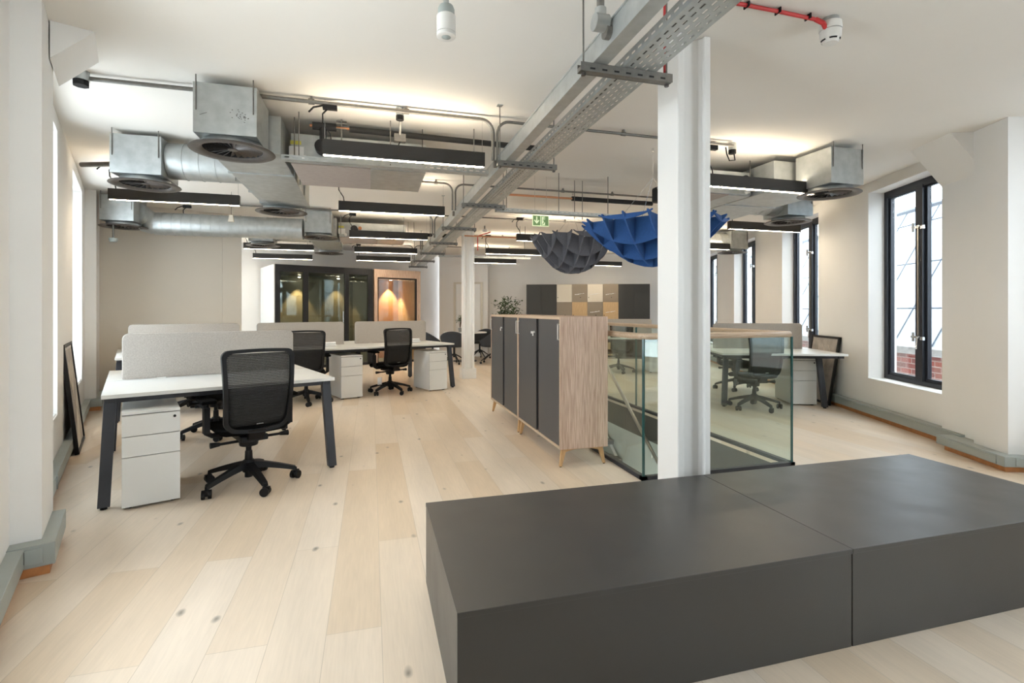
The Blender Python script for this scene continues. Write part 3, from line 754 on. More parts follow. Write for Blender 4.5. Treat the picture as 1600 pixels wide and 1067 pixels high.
# ------------------------------------------------------------------ small things on desks
def roll(v, u, rz, to, lab):
    x, y = to(v, u)
    t = thing('cable_tray_packet', lab, 'packet', (x, y, .73), rz, 'white packets left on the desks')
    mb = MB(); mb.box((-.09, -.04, 0), (.09, .04, .03)); mb.build('wrapper', PAPER, t, bevel=.012)
    mb = MB(); mb.cyl((-.08, 0, .045), (.08, 0, .045), .022, 14); mb.build('roll', PAPER, t, smooth=True)
roll(2.40, 7.72, RL, xyL, 'white rolled packet on the second-row desk, left of the middle pedestal')
roll(3.86, 7.85, RL, xyL, 'white rolled packet at the right end of the second-row desk')
roll(1.16, 5.12, RL, xyL, 'white rolled packet at the right end of the nearest screen')

# ------------------------------------------------------------------ leaning pictures
def picture(name, label, v, u0, u1, zt, rz, to, side):
    """leans on wall; side=+1 wall is at +v"""
    x, y = to(v, (u0+u1)/2); W = (u1-u0)/2
    p = thing(name, label, 'picture', (x, y, 0), rz, 'framed pictures leaning on the walls')
    lean = .14 if side > 0 else .10
    def build(nm, m, boxes):
        mb = MB()
        for a, b, mi in boxes: mb.box(a, b, mi)
        o = mb.build(nm, m, p); o.rotation_euler = (0, side*math.asin(lean/zt), 0); o.location = (0, 0, .001+(.004 if side > 0 else .004)); return o
    t = .03; H_ = zt
    build('frame', FRAMEB, [((-.015, -W, 0), (.015, -W+t, H_), 0), ((-.015, W-t, 0), (.015, W, H_), 0), ((-.015, -W, 0), (.015, W, t), 0), ((-.015, -W, H_-t), (.015, W, H_), 0)])
    a = build('print', ARTB, [((-.004, -W+t, t), (.004, W-t, H_-t), 0)])
    mb = MB(); s = -side*.006
    mb.hexa([(s, -W+t, t+.001), (s, W*.05, t+.001), (s, W-t, H_*.62), (s, W-t, H_*.62)], [(s-side*.001, -W+t, t+.001), (s-side*.001, W*.05, t+.001), (s-side*.001, W-t, H_*.62), (s-side*.001, W-t, H_*.62)])
    for k in range(3):
        pts = [(s, W*(-.2+.18*k)+.10*math.sin(j*.55+k), .25+.05*j) for j in range(12)]
        mb.tube(pts, .004, 4)
    mb.build('print_pattern', ARTL, a)
picture('framed_picture', 'black-framed abstract print leaning on the right wall beside the pedestal', 3.50, 7.12, 7.86, .92, RR, xyR, 1)
picture('framed_picture', 'narrow-looking black-framed print leaning on the left wall beside the window sill', -.37, 5.83, 6.55, .97, RL, xyL, -1)

# ------------------------------------------------------------------ linear lights
def light_bar():
    t = thing('linear_light', 'x', 'ceiling light', group='suspended black linear lights')
    mb = MB(); mb.box((-.6, -.032, .006), (.6, -.028, .11)); mb.box((-.6, .028, .006), (.6, .032, .11)); mb.box((-.6, -.032, .0), (-.596, .032, .11)); mb.box((.596, -.032, 0), (.6, .032, .11)); mb.box((-.6, -.03, .05), (.6, .03, .06)); mb.box((-.596, -.030, .0), (.596, -.0205, .008)); mb.box((-.596, .0205, .0), (.596, .030, .008))
    mb.build('housing', FIXT, t)
    MB().box((-.594, -.020, .0005), (.594, .020, .012)).build('diffuser', LED, t)
    MB().box((-.594, -.026, .095), (.594, .026, .100)).build('uplight_strip', LEDUP, t)
    for s in (-1, 1): MB().cyl((s*.585, 0, .10), (s*.585, 0, HC-2.40), .0016, 5).build('suspension_wire', CHROME, t)
    mb = MB(); pts = [(-.54, 0, .10), (-.55, 0, .16), (-.60, .01, .24), (-.60, .0, .30), (-.56, 0, .345)]
    mb.tube(pts, .006, 6); mb.box((-.60, -.02, .335), (-.50, .02, .375)); mb.tube([(-.60, 0, .36), (-.66, -.03, .33), (-.69, -.04, .29)], .007, 6)
    mb.build('power_lead', BLACK, t, smooth=True)
    return t
lb = light_bar()
LB = [((.26, 3.912), 'black linear light nearest the camera, over the middle of the room left of the tray'),
      ((.245, 6.05), 'black linear light second from the camera in the column just left of the tray'),
      ((.275, 8.20), 'black linear light third from the camera left of the tray, below the far fan coil'),
      ((.285, 10.26), 'black linear light fourth from the camera just left of the tray'),
      ((.275, 11.96), 'smallest black linear light left of the tray, above the gap between the pods'),
      ((-1.97, 6.06), 'black linear light under the round duct at left, nearest of the left column'),
      ((-1.985, 8.21), 'black linear light in front of the long spiral duct, second of the left column'),
      ((-1.645, 10.22), 'black linear light behind a round diffuser, third of the left column'),
      ((-1.865, 12.05), 'farthest black linear light of the left column, above the black pod corner'),
      ((3.546, 3.955), 'black linear light right of the near column, largest on the right side'),
      ((5.38, 5.95), 'black linear light in front of the window pier at right, second on the right side'),
      ((5.83, 8.0), 'short-looking black linear light just right of the near column, third on the right side'),
      ((2.87, 7.87), 'black linear light whose left end shows left of the grey felt pendant'),
      ((2.80, 9.85), 'black linear light with bright underside behind the grey pendant, right of the far column'),
      ((2.786, 11.80), 'unlit-looking black linear light against the back wall right of the far column'),
      ((5.57, 11.71), 'black linear light behind the two felt pendants, above the lockers')]
for i, ((x, y), lab) in enumerate(LB):
    if i == 0: lb.location = (x, y, 2.40); lb['label'] = lab
    else: copy_tree(lb, (x, y, 2.40), 0, lab)

# ------------------------------------------------------------------ diffuser boxes
def diffuser_box():
    t = thing('air_diffuser', 'x', 'air vent', group='square plenum boxes with round ceiling diffusers')
    MB().box((-.19, -.20, .055), (.19, .20, .385)).build('plenum_box', GALV, t, bevel=.003)
    MB().lathe([(.186, .056), (.188, .02), (.19, .012)], seg=40).build('spigot', GALV, t, smooth=True, solid=.002)
    mb = MB(); mb.lathe([(.200, .016), (.268, .002), (.270, -.002), (.262, -.006), (.205, -.004), (.188, .010), (.200, .016)], seg=48)
    mb.build('flange', GRILLE, t, smooth=True)
    mb = MB(); mb.lathe([(.187, .010), (.183, .05), (0.001, .05)], seg=40); mb.build('throat', DUCTIN, t)
    mb = MB()
    for k in range(24):
        a = 2*PI*k/24; ca, sa = math.cos(a), math.sin(a)
        def P(r, tt, z): return (r*ca-tt*sa, r*sa+tt*ca, z)
        mb.add([P(.03, -.004, .020), P(.182, -.016, .028), P(.182, .012, .010), P(.03, .004, .012)], [(0, 1, 2, 3)])
    mb.lathe([(.0005, .010), (.032, .010), (.034, .02), (.0005, .022)], seg=20)
    mb.build('swirl_blades', GRILLE, t, solid=.0012)
    for s in (-1, 1): MB().cyl((s*.17, -.205, .2), (s*.17, -.205, .43), .004, 6).build('drop_rod', GALVD, t)
    return t
db = diffuser_box()
DB = [((-.93, 3.93), 'galvanised box with round swirl diffuser nearest the camera, upper left'),
      ((-1.93, 5.20), 'galvanised diffuser box at far left, joined to the fat round duct'),
      ((-.975, 6.20), 'galvanised round diffuser under the tapered duct, left of the near fan coil'),
      ((-3.17, 7.86), 'galvanised diffuser box in the left corner at the end of the long spiral duct'),
      ((-.765, 8.26), 'galvanised diffuser box in front of the far fan coil unit'),
      ((-1.78, 9.48), 'small galvanised diffuser box overlapping the third left-hand light'),
      ((-.79, 10.45), 'small galvanised diffuser hanging just above the black-framed pod'),
      ((4.22, 3.85), 'galvanised box with round diffuser nearest the right-hand windows'),
      ((5.05, 5.20), 'galvanised diffuser box second on the right, overlapping the window head'),
      ((6.70, 8.24), 'small galvanised diffuser box farthest right, just right of the near column')]
for i, ((x, y), lab) in enumerate(DB):
    if i == 0: db.location = (x, y, 2.38); db['label'] = lab
    else: copy_tree(db, (x, y, 2.38), 0, lab)
# dust marks scraped on the nearest box
mb = MB()
for k in range(26):
    x = random.gauss(.10, .035); z = random.gauss(.18, .02)-.4*(x-.10); mb.box((x-.003, -.2015, z-.002), (x+.004, -.2, z+.002))
for k in range(6): mb.box((-.15+.007*k, -.2015, .17+.003*k), (-.143+.007*k, -.2, .173+.003*k))
mb.build('scuff_marks', GRILLE, db)

# ------------------------------------------------------------------ fan coil units + ducts
def spiral(p0, p1, r, step=.13):
    mb = MB(); p0, p1 = Vector(p0), Vector(p1); L = (p1-p0).length; n = int(L/step)
    mb.cyl(p0, p1, r, 32)
    d = (p1-p0)/L
    for i in range(1, n):
        q = p0+d*(step*i); mb.cyl(q-d*.003, q+d*.003, r+.004, 32)
    return mb
def fan_coil(x0, x1, y, m, lab, px, lab2):
    t = thing('fan_coil_unit', lab, 'air conditioning unit', ((x0+x1)/2, y, 0))
    W = (x1-x0)/2
    MB().box((-W, -.38, 2.46), (W, .38, 2.69)).build('casing', GALV, t, bevel=.004)
    MB().box((-W, -.36, 2.450), (W*.15, .36, 2.46)).build('access_panel', PODW_D, t)
    MB().box((W*.15, -.36, 2.450), (W, .36, 2.46)).build('base_panel', GALV, t)
    mb = MB(); mb.cyl((-m*W*.55, -.38, 2.58), (-m*W*.55, -.47, 2.58), .055, 18); mb.cyl((-m*W*.38, -.38, 2.60), (-m*W*.38, -.43, 2.60), .028, 12, mi=1); mb.cyl((-m*W*.80, -.38, 2.49), (-m*W*.80, -.41, 2.49), .022, 12, mi=2)
    mb.build('pipe_connection', [INSUL, COPPER, WHITE], t, smooth=True)
    MB().box((-m*W*.93-.04, -.384, 2.60), (-m*W*.93+.04, -.38, 2.63)).build('warning_label', STRIPE, t)
    MB().box((-m*W*.93-.05, -.383, 2.50), (-m*W*.93+.06, -.38, 2.585)).build('rating_label', PAPER, t)
    for sx in (-1, 1):
        for sy in (-1, 1): MB().cyl((sx*(W-.03), sy*.40, 2.5), (sx*(W-.03), sy*.40, HC), .005, 6).build('threaded_rod', GALVD, t)
    return t
PODW_D = mat('dusty_pink_insulation', (0.36, 0.31, 0.28), 0.7, noise=0.05)
fan_coil(-.62, .45, 4.75, 1, 'galvanised fan coil unit behind the nearest light, left of the tray', -.9, '')
fan_coil(-.50, .55, 8.95, 1, 'galvanised fan coil unit in the second row left of the tray', -.9, '')
t = fan_coil(3.18, 3.78, 4.75, -1, 'galvanised fan coil unit half hidden behind the near column', -.9, '')
MB().box((-.45, .10, 2.47), (-.31, .30, 2.64)).build('insulated_elbow', INSUL, t, bevel=.02)
def plenum(pts_label, x0, x1, y0, y1, m):
    t = thing('duct_plenum', pts_label, 'duct', ((x0+x1)/2, (y0+y1)/2, 0))
    W, D = (x1-x0)/2, (y1-y0)/2
    MB().box((-W, -D, 2.45), (W, D, 2.74)).build('duct_body', GALV, t, bevel=.004)
    mb = MB(); mb.hexa([(-W*.6, D-.02, 2.42), (W, D-.02, 2.42), (W, D+.12, 2.42), (-W*.6, D+.12, 2.42)], [(-W, -D*.2, 2.45), (W, -D*.2, 2.45), (W, D, 2.45), (-W, D, 2.45)])
    mb.build('transition_piece', GALV, t, bevel=.003)
    for yy in (-D*.3, D*.5): MB().box((-W-.012, yy-.01, 2.44), (W+.012, yy+.01, 2.75)).build('flange_joint', GALV, t)
    for s in (-1, 1): MB().cyl((s*(W+.02), 0, 2.44), (s*(W+.02), 0, HC), .005, 6).build('threaded_rod', GALVD, t)
plenum('rectangular galvanised duct between the nearest diffuser box and the near fan coil', -1.16, -.66, 4.16, 5.98, 1)
plenum('rectangular galvanised duct beside the far fan coil unit on the left', -1.00, -.53, 8.48, 10.22, 1)
plenum('rectangular galvanised duct beside the right-hand fan coil, behind the right light', 3.80, 4.46, 4.08, 6.1, -1)
t = thing('round_duct', 'fat spiral duct joining the far-left diffuser box to the rectangular duct', 'duct', (-1.45, 5.20, 0)); spiral((-.285, 0, 2.61), (.29, 0, 2.61), .16).build('spiral_body', GALV, t, smooth=True)
t = thing('round_duct', 'long spiral duct running across in front of the beige wall', 'duct', (-2.1, 8.12, 0))
mb = spiral((-.80, 0, 2.48), (1.12, 0, 2.48), .155, .12); mb.tube([(-.96, -.25, 2.58), (-.93, -.12, 2.56), (-.88, -.04, 2.50), (-.80, 0, 2.48)], [.15, .15, .155, .155], 28)
mb.build('spiral_body', GALV, t, smooth=True)
t = thing('round_duct', 'short spiral duct behind the second left-hand row of lights', 'duct', (-1.3, 9.48, 0)); spiral((-.29, 0, 2.61), (.30, 0, 2.61), .15).build('spiral_body', GALV, t, smooth=True)
t = thing('round_duct', 'spiral duct joining the second right diffuser box to the rectangular duct', 'duct', (4.66, 5.2, 0)); spiral((-.2, 0, 2.60), (.20, 0, 2.60), .15).build('spiral_body', GALV, t, smooth=True)
t = thing('round_duct', 'spiral duct right of the column running to the farthest right diffuser', 'duct', (6.1, 8.24, 0)); spiral((-.8, 0, 2.60), (.41, 0, 2.60), .15).build('spiral_body', GALV, t, smooth=True)

# ------------------------------------------------------------------ cable tray + trunking + strut brackets
def perforated(mb, fn, ncol, w, y0, y1, pitch=.055, slot=.032, sw=.009):
    """fn(a, y) -> point ; a in 0..w across"""
    gap = (w-ncol*sw)/(ncol+1); a = 0
    def q(a0, a1, b0, b1): mb.add([fn(a0, b0), fn(a1, b0), fn(a1, b1), fn(a0, b1)], [(0, 1, 2, 3)])
    for k in range(ncol+1):
        q(a, a+gap, y0, y1); a += gap
        if k < ncol:
            y = y0+(pitch/2 if k % 2 else 0)
            if k % 2: q(a, a+sw, y0, y)
            while y < y1-pitch:
                q(a, a+sw, y, y+pitch-slot); y += pitch
            q(a, a+sw, y, y1); a += sw
tr = thing('cable_tray', 'long perforated steel cable tray running overhead down the room', 'cable tray', (1.21, 7, 2.395))
mb = MB(); perforated(mb, lambda a, y: (-.085+a, y, 0), 5, .17, -6.5, 6.2)
perforated(mb, lambda a, y: (-.085, y, a), 1, .05, -6.5, 6.2, sw=.010); perforated(mb, lambda a, y: (.085, y, a), 1, .05, -6.5, 6.2, sw=.010)
mb.build('tray_body', GALV, tr, solid=.0015)
mb = MB()
for k in range(3):
    x = -.05+.020*k; pts = [(x+.008*math.sin(j*.9+k*2), -6.4+j*.5, .010+.006*(k % 2)) for j in range(26)]
    mb.tube(pts, .007, 6, mi=k % 2)
mb.build('cables', [GALVD, PODW_D], tr)
tk = thing('steel_trunking', 'square galvanised trunking running beside the perforated tray', 'trunking', (1.008, 7, 2.395))
MB().box((-.036, -6.5, 0), (.036, 6.2, .10)).build('trunking_body', GALV, tk, bevel=.002)
MB().box((-.039, -6.5, .094), (.039, 6.2, .103)).build('lid', GALV, tk)
for yy in (1.95-7, 3.95-7, 6.1-7, 8.0-7):
    MB().cyl((-.036, yy, .05), (-.06, yy, .05), .030, 16).build('coupler', GALVD, tk, smooth=True)
def bracket():
    t = thing('strut_bracket', 'x', 'bracket', group='strut brackets under the tray')
    mb = MB(); mb.box((-.235, -.02, -.020), (.235, .02, .0)); mb.box((-.235, -.0205, -.022), (.235, -.018, .018)); mb.box((-.235, .018, -.022), (.235, .0205, .018))
    for k in range(7): mb.box((-.19+.06*k, -.0215, -.012), (-.165+.06*k, -.0203, -.004), mi=1)
    mb.build('channel', [GALVD, DUCTIN], t)
    for s in (-1, 1):
        mb = MB(); mb.cyl((s*.215, 0, -.035), (s*.215, 0, HC-2.375), .0045, 8); mb.build('threaded_rod', GALVD, t)
        mb = MB(); mb.cyl((s*.215, 0, -.036), (s*.215, 0, -.024), .011, 6); mb.build('nut', GRILLE, t)
        MB().box((s*.215-.02, -.02, HC-2.381), (s*.215+.02, .02, HC-2.375)).build('ceiling_plate', GALV, t)
    return t
bk0 = bracket()
BR = ['strut bracket crossing under tray and trunking nearest the camera', 'strut bracket second from the camera, level with the nearest light row', 'strut bracket third from the camera, where the cross tray joins', 'strut bracket fourth from the camera, in front of the far column', 'strut bracket fifth from the camera, crossing in front of the far column head', 'strut bracket sixth from the camera under the receding tray', 'strut bracket seventh from the camera, near the far light rows', 'farthest strut bracket at the end of the tray']
for i, lab in enumerate(BR):
    y = 2.13+1.55*i
    if i == 0: bk0.location = (1.145, y, 2.375); bk0['label'] = lab
    else: copy_tree(bk0, (1.145, y, 2.375), 0, lab)
# cross trays
def cross_tray(x0, x1, y, z, lab):
    t = thing('cable_tray', lab, 'cable tray', ((x0+x1)/2, y, z)); W = (x1-x0)/2
    mb = MB(); perforated(mb, lambda a, x: (x, -.04+a, 0), 2, .08, -W, W); perforated(mb, lambda a, x: (x, -.04, a), 1, .035, -W, W, sw=.012); perforated(mb, lambda a, x: (x, .04, a), 1, .035, -W, W, sw=.012)
    mb.build('tray_body', GALV, t, solid=.0015)
    for s in (-1, 0, 1):
        MB().cyl((s*(W-.12), 0, 0), (s*(W-.12), 0, HC-z), .0045, 6).build('threaded_rod', GALVD, t)
cross_tray(-.66, .96, 4.22, 2.425, 'narrow perforated tray running left just below the nearest light')
cross_tray(1.30, 2.75, 5.32, 2.34, 'narrow perforated tray above the green exit sign')
cross_tray(1.30, 3.2, 10.1, 2.34, 'narrow perforated tray right of the far column head')

# ------------------------------------------------------------------ conduits
def conduit(pts, r, lab, fittings=(), name='conduit', m=None, cat='conduit'):
    o = pts[0]; t = thing(name, lab, cat, o)
    rel = [tuple(p[i]-o[i] for i in range(3)) for p in pts]
    MB().tube(rel, r, 10).build('pipe', m or GALVD, t, smooth=True)
    for f in fittings:
        mb = MB(); q = tuple(f[i]-o[i] for i in range(3))
        mb.cyl((q[0]-.02, q[1], q[2]), (q[0]+.02, q[1], q[2]), r*1.5, 12); mb.box((q[0]-.008, q[1]-.012, q[2]), (q[0]+.008, q[1]+.012, HC-o[2]))
        mb.build('saddle', GALVD, t)
    return t
def bend_run(xs, xe, y, sgn, lab, r=.0125, z=2.775):
    """run along X at height z that turns down into the trunking near xe"""
    R_ = .10; c = (xe-sgn*R_, y, z-R_)
    pts = [(xs, y, z), ((xs+xe)/2, y, z), (xe-sgn*R_, y, z)]
    pts += [(c[0]+sgn*R_*math.sin(t), y, c[2]+R_*math.cos(t)) for t in [PI/2*i/6 for i in range(1, 7)]]
    pts += [(xe, y, 2.46)]
    fx = [((xs+(xe-xs)*k/4), y, z) for k in (1, 2, 3)]
    return conduit(pts, r, lab, fx)
YR = [3.90, 5.98, 8.02, 10.0, 11.9]
LC = ['from the round junction box at top left to the tray', 'behind the near fan coil to the tray, second row', 'above the third row of lights at left', 'above the fourth row of lights at left', 'at the far end left of the tray']
RC = ['from the tray toward the near column, first row', 'from the tray toward the blue pendant, second row', 'from the tray over the exit sign, third row', 'right of the far column head, fourth row', 'right of the tray at the far end, fifth row']
for k, y in enumerate(YR):
    xs = (-1.76, .15, -1.84, -1.3, -.9)[k]
    bend_run(xs, .93, y, 1, 'galvanised conduit bending down, %s' % LC[k], r=.014 if k == 0 else .0115)
    xe = (3.18, 3.7, 3.9, 4.2, 4.0)[k]
    bend_run(xe, .965, y, -1, 'galvanised conduit bending down, %s' % RC[k], r=.0115)
def jbox(x, y, z, lab, r=.045, lead=False):
    t = thing('junction_box', lab, 'junction box', (x, y, z), 0, 'round ceiling junction boxes')
    MB().cyl((0, 0, -.02), (0, 0, HC-z), r, 20).build('box', GALV, t, smooth=True)
    MB().cyl((0, 0, -.055), (0, 0, -.02), r*.97, 8).build('cover', BLACK, t)
    if lead: MB().tube([(.02, 0, -.05), (.03, 0, -.11), (-.03, 0, -.12), (-.06, 0, -.06), (-.07, 0, 0)], .006, 6).build('lead', BLACK, t, smooth=True)
jbox(-1.80, 3.88, 2.77, 'round black-lidded junction box at top left, left end of the first conduit')
jbox(3.21, 3.95, 2.77, 'junction box with a looped lead just right of the near column', .035, True)
jbox(.21, 3.93, 2.77, 'small round junction box above the middle of the nearest light', .030)
t = conduit([(-2.55, 5.5, 2.60), (-2.12, 5.35, 2.60)], .022, 'short dark conduit end left of the far-left diffuser box')
t = conduit([(.93, 1.95, HC), (.93, 1.95, 2.49)], .016, 'vertical conduit dropping from the ceiling to the round coupler near the top edge', name='drop_conduit')
mb = MB(); mb.cyl((-.03, 0, -.33), (.03, 0, -.33), .036, 20); mb.cyl((0, 0, -.33), (0, 0, -.27), .024, 16); mb.build('round_coupler', GALV, t, smooth=True)
conduit([(.22, 4.02, 2.78), (.22, 4.10, 2.66)], .010, 'short galvanised stub dropping from the middle junction box to a square box')
t = thing('junction_box', 'small square steel box above the nearest black light', 'junction box', (.22, 4.12, 2.64)); MB().box((-.045, -.03, -.03), (.045, .03, .03)).build('box', GALVD, t, bevel=.003)
MB().tube([(0, 0, -.03), (-.02, -.02, -.08), (-.01, -.05, -.13)], .005, 6).build('lead', BLACK, t)
# insulated refrigerant pipes
t = thing('insulated_pipe', 'black foam-insulated pipe with a bare copper gap above the nearest light', 'pipe', (0, 4.30, 2.74))
mb = MB(); mb.cyl((-.45, 0, .0), (-.27, 0, .0), .030, 14); mb.cyl((-.17, 0, -.003), (1.42, 0, -.02), .024, 14); mb.cyl((-.37, 0, 0), (-.37, -.02, -.12), .026, 12)
mb.build('insulation', INSUL, t, smooth=True)
mb = MB(); mb.cyl((-.27, 0, 0), (-.17, 0, 0), .010, 10); mb.cyl((-.47, 0, 0), (-.45, 0, 0), .012, 10); mb.build('copper_pipe', COPPER, t, smooth=True)
mb = MB()
for x in (-.23,):
    mb.cyl((x, 0, -.13), (x, 0, .07), .006, 6)
    for z in (-.01, .03, .05): mb.box((x-.04, -.01, z), (x+.04, .01, z+.006))
mb.build('pipe_clamp', GALVD, t)
for nm, y, x0, xm, x1, lab in (('a', 5.6, 1.35, 2.30, 3.37, 'copper and black-insulated pipe crossing behind the blue pendant'), ('b', 9.0, -.2, .6, 1.5, 'black insulated pipe above the third light row left of the tray'), ('c', 8.9, 1.6, 2.6, 5.0, 'black insulated pipe passing behind the grey felt pendant')):
    t = thing('insulated_pipe', lab, 'pipe', (0, y, 2.60))
    MB().cyl((x0, 0, 0), (xm, 0, 0), .012, 10).build('copper_pipe', COPPER, t, smooth=True)
    MB().cyl((xm, 0, 0), (x1, 0, 0), .028, 12).build('insulation', INSUL, t, smooth=True)
    mb = MB()
    for x in (xm+.02, xm+.12): mb.cyl((x, -.03, -.25 if nm == 'a' else 0), (x, -.03, HC-2.6), .0045, 6)
    mb.build('hanger_rod', GALVD, t)
# red fire cable
t = conduit([(1.745, 2.12, 2.795), (2.0, 2.12, 2.795), (2.26, 2.12, 2.79)], .010, 'red fire alarm cable running to the smoke detector at top right', name='fire_alarm_cable', m=RED, cat='cable')
for x in (.06, .25, .44): MB().box((x, -.02, -.012), (x+.006, .02, .013)).build('cable_clip', BLACK, t)
MB().tube([(.49, 0, -.003), (.52, -.02, -.03), (.55, -.01, -.05)], .012, 6).build('cable_gland', RED, t)
t = conduit([(1.36, 2.14, HC), (1.36, 2.14, 2.41)], .010, 'red fire cable dropping from the ceiling into the tray by the near column', name='fire_alarm_cable', m=RED, cat='cable')
t = conduit([(2.1, 9.0, 2.70), (1.86, 9.0, 2.62), (1.86, 9.0, 2.36)], .010, 'bent red fire alarm cable right of the far column head', name='fire_alarm_cable', m=RED, cat='cable')
# smoke detector
t = thing('smoke_detector', 'white round smoke detector at the end of the red cable', 'smoke detector', (2.335, 2.12, 2.70))
MB().lathe([(.001, .095), (.030, .095), (.052, .085), (.055, .05), (.053, .045)], seg=28).build('base', DETW, t, smooth=True)
mb = MB(); mb.lathe([(.052, .043), (.050, .005), (.040, -.012), (.034, -.022), (.001, -.026)], seg=28); mb.build('head', DETW, t, smooth=True)
mb = MB()
for k in range(5):
    a = 2*PI*k/5; a2 = a+.85; n = 5
    for j in range(n):
        b0 = a+(a2-a)*j/n; b1 = a+(a2-a)*(j+1)/n
        mb.add([(.0465*math.cos(b0), .0465*math.sin(b0), -.004), (.0465*math.cos(b1), .0465*math.sin(b1), -.004), (.042*math.cos(b1), .042*math.sin(b1), -.011), (.042*math.cos(b0), .042*math.sin(b0), -.011)], [(0, 1, 2, 3)])
mb.build('vent_slots', BLACK, t)
MB().cyl((0, 0, .09), (0, 0, .11), .04, 20).build('mount_box', GALV, t)
# occupancy sensor / spot hanging top centre
t = thing('ceiling_sensor', 'white cylindrical sensor hanging on a grey stem at the top centre', 'sensor', (.315, 2.2, 2.46))
MB().cyl((0, 0, .13), (0, 0, HC-2.46), .012, 12).build('stem', GALV, t, smooth=True)
MB().lathe([(.012, .145), (.030, .135), (.036, .12), (.036, .095)], seg=28).build('cap', TRUNK, t, smooth=True)
MB().lathe([(.036, .095), (.041, .09), (.041, .02), (.0405, .018)], seg=28).build('body', DETW, t, smooth=True)
MB().lathe([(.041, .016), (.041, .003), (.037, 0), (.02, 0), (.02, .002)], seg=28).build('bezel', DETW, t, smooth=True)
MB().lathe([(.02, .001), (.012, -.004), (.001, -.006)], seg=20).build('lens', TRUNK, t, smooth=True)
# further small devices
for x, y, z, lab in ((1.99, 9.0, 2.70, 'small smoke detector at the end of the bent red cable'), (-3.22, 7.7, 2.16, 'small grey sensor on a dark stem below the left corner diffuser')):
    t = thing('smoke_detector' if z > 2.5 else 'ceiling_sensor', lab, 'sensor', (x, y, z))
    MB().lathe([(.001, .05), (.045, .05), (.05, .03), (.04, .0), (.001, -.005)], seg=20).build('head', TRUNK if z < 2.5 else DETW, t, smooth=True)
    MB().cyl((0, 0, .05), (0, 0, (HC-z) if z > 2.5 else .22), .012, 8).build('stem', GALVD, t)
for x, y, lab in ((-1.75, 7.3, 'cream hanging tag sensor in front of the long spiral duct'), (-1.2, 10.6, 'small cream hanging sensor over the farthest left light')):
    t = thing('hanging_sensor', lab, 'sensor', (x, y, 2.42))
    mb = MB(); mb.hexa([(-.035, -.02, 0), (.035, -.02, 0), (.035, .02, 0), (-.035, .02, 0)], [(-.022, -.012, .09), (.022, -.012, .09), (.022, .012, .09), (-.022, .012, .09)]); mb.build('body', CREAM, t, bevel=.004)
    MB().cyl((0, 0, .09), (0, 0, HC-2.42), .002, 5).build('cord', BLACK, t)

# ------------------------------------------------------------------ exit sign
t = thing('exit_sign', 'green exit sign with down arrow and running figure below the cross tray', 'exit sign', (1.872, 5.5, 2.235), 0)
MB().box((-.098, -.006, 0), (.098, .006, .125)).build('sign_plate', SIGNW, t)
mb = MB(); mb.box((-.092, -.008, .008), (-.006, -.006, .117)); mb.box((.004, -.008, .008), (.092, -.008+.002, .117)); mb.build('green_field', SIGNG, t)
mb = MB()
mb.prism([(-.056, .108), (-.042, .108), (-.042, .055), (-.024, .073), (-.018, .062), (-.049, .026), (-.080, .062), (-.074, .073), (-.056, .055)], -.0095, -.008, axis='y')
mb.build('arrow', SIGNW, t)
mb = MB(); mb.box((.012, -.009, .014), (.050, -.008, .110), 0)
mb.cyl((.040, -.0095, .094), (.040, -.011, .094), .008, 12, mi=1)
for p in ([(.036, .082), (.052, .076), (.050, .046), (.034, .050)], [(.050, .078), (.068, .064), (.064, .058), (.048, .070)], [(.036, .082), (.022, .068), (.026, .063), (.040, .074)], [(.046, .050), (.066, .034), (.062, .018), (.070, .018), (.074, .038), (.052, .056)], [(.034, .052), (.030, .034), (.016, .026), (.018, .020), (.036, .028), (.044, .050)]):
    mb.prism(p, -.0112, -.0092, axis='y', mi=1)
mb.build('running_figure', [SIGNW, SIGNG], t)
mb = MB()
for s in (-.07, .07): mb.cyl((s, 0, .12), (s, 0, HC-2.235), .002, 5)
mb.build('suspension_wire', CHROME, t)

# ------------------------------------------------------------------ felt pendants (waffle bowls)
def bowl(x, y, R_, zb, zr, az, m, name, lab, n=9, pw=2.0):
    t = thing(name, lab, 'pendant baffle', (x, y, zb), az, 'waffle felt pendants')
    H_ = zr-zb
    zo = lambda r2: H_*(min(r2, 1)**(pw/2))
    depth = .24
    for fam in (0, 1):
        for k in range(n):
            c = -R_*.93+1.86*R_*k/(n-1)
            half = math.sqrt(max(0, R_*R_-c*c))
            if half < .08: continue
            N = 16; lo = []; hi = []
            for i in range(N+1):
                s = -half+2*half*i/N; r2 = (s*s+c*c)/(R_*R_)
                zl = zo(r2); zt = max(zl+.012, min(H_*.985, zl+depth))
                lo.append((s, zl)); hi.append((s, zt))
            poly_n = len(lo)
            mb = MB(); th = .007
            vs = []
            for sd in (-th, th):
                for (s, z) in lo+hi: vs.append((c+sd, s, z) if fam == 0 else (s, c+sd, z))
            M_ = 2*poly_n; fs = []
            for i in range(N):
                fs.append((i, i+1, poly_n+i+1, poly_n+i)); fs.append((M_+i, M_+poly_n+i, M_+poly_n+i+1, M_+i+1))
                fs.append((i, M_+i, M_+i+1, i+1)); fs.append((poly_n+i, poly_n+i+1, M_+poly_n+i+1, M_+poly_n+i))
            fs.append((0, poly_n, M_+poly_n, M_)); fs.append((N, M_+N, M_+poly_n+N, poly_n+N))
            mb.add(vs, fs); mb.build('felt_rib', m, t)
    mb = MB(); top = (0, 0, HC-zb-.28)
    for k in range(4):
        a = PI/4+PI/2*k; mb.tube([top, (R_*.55*math.cos(a), R_*.55*math.sin(a), H_*.95)], .0015, 4)
    mb.cyl(top, (0, 0, HC-zb), .0025, 5); mb.cyl((0, 0, HC-zb-.03), (0, 0, HC-zb), .012, 8)
    mb.build('suspension_wires', CHROME, t)
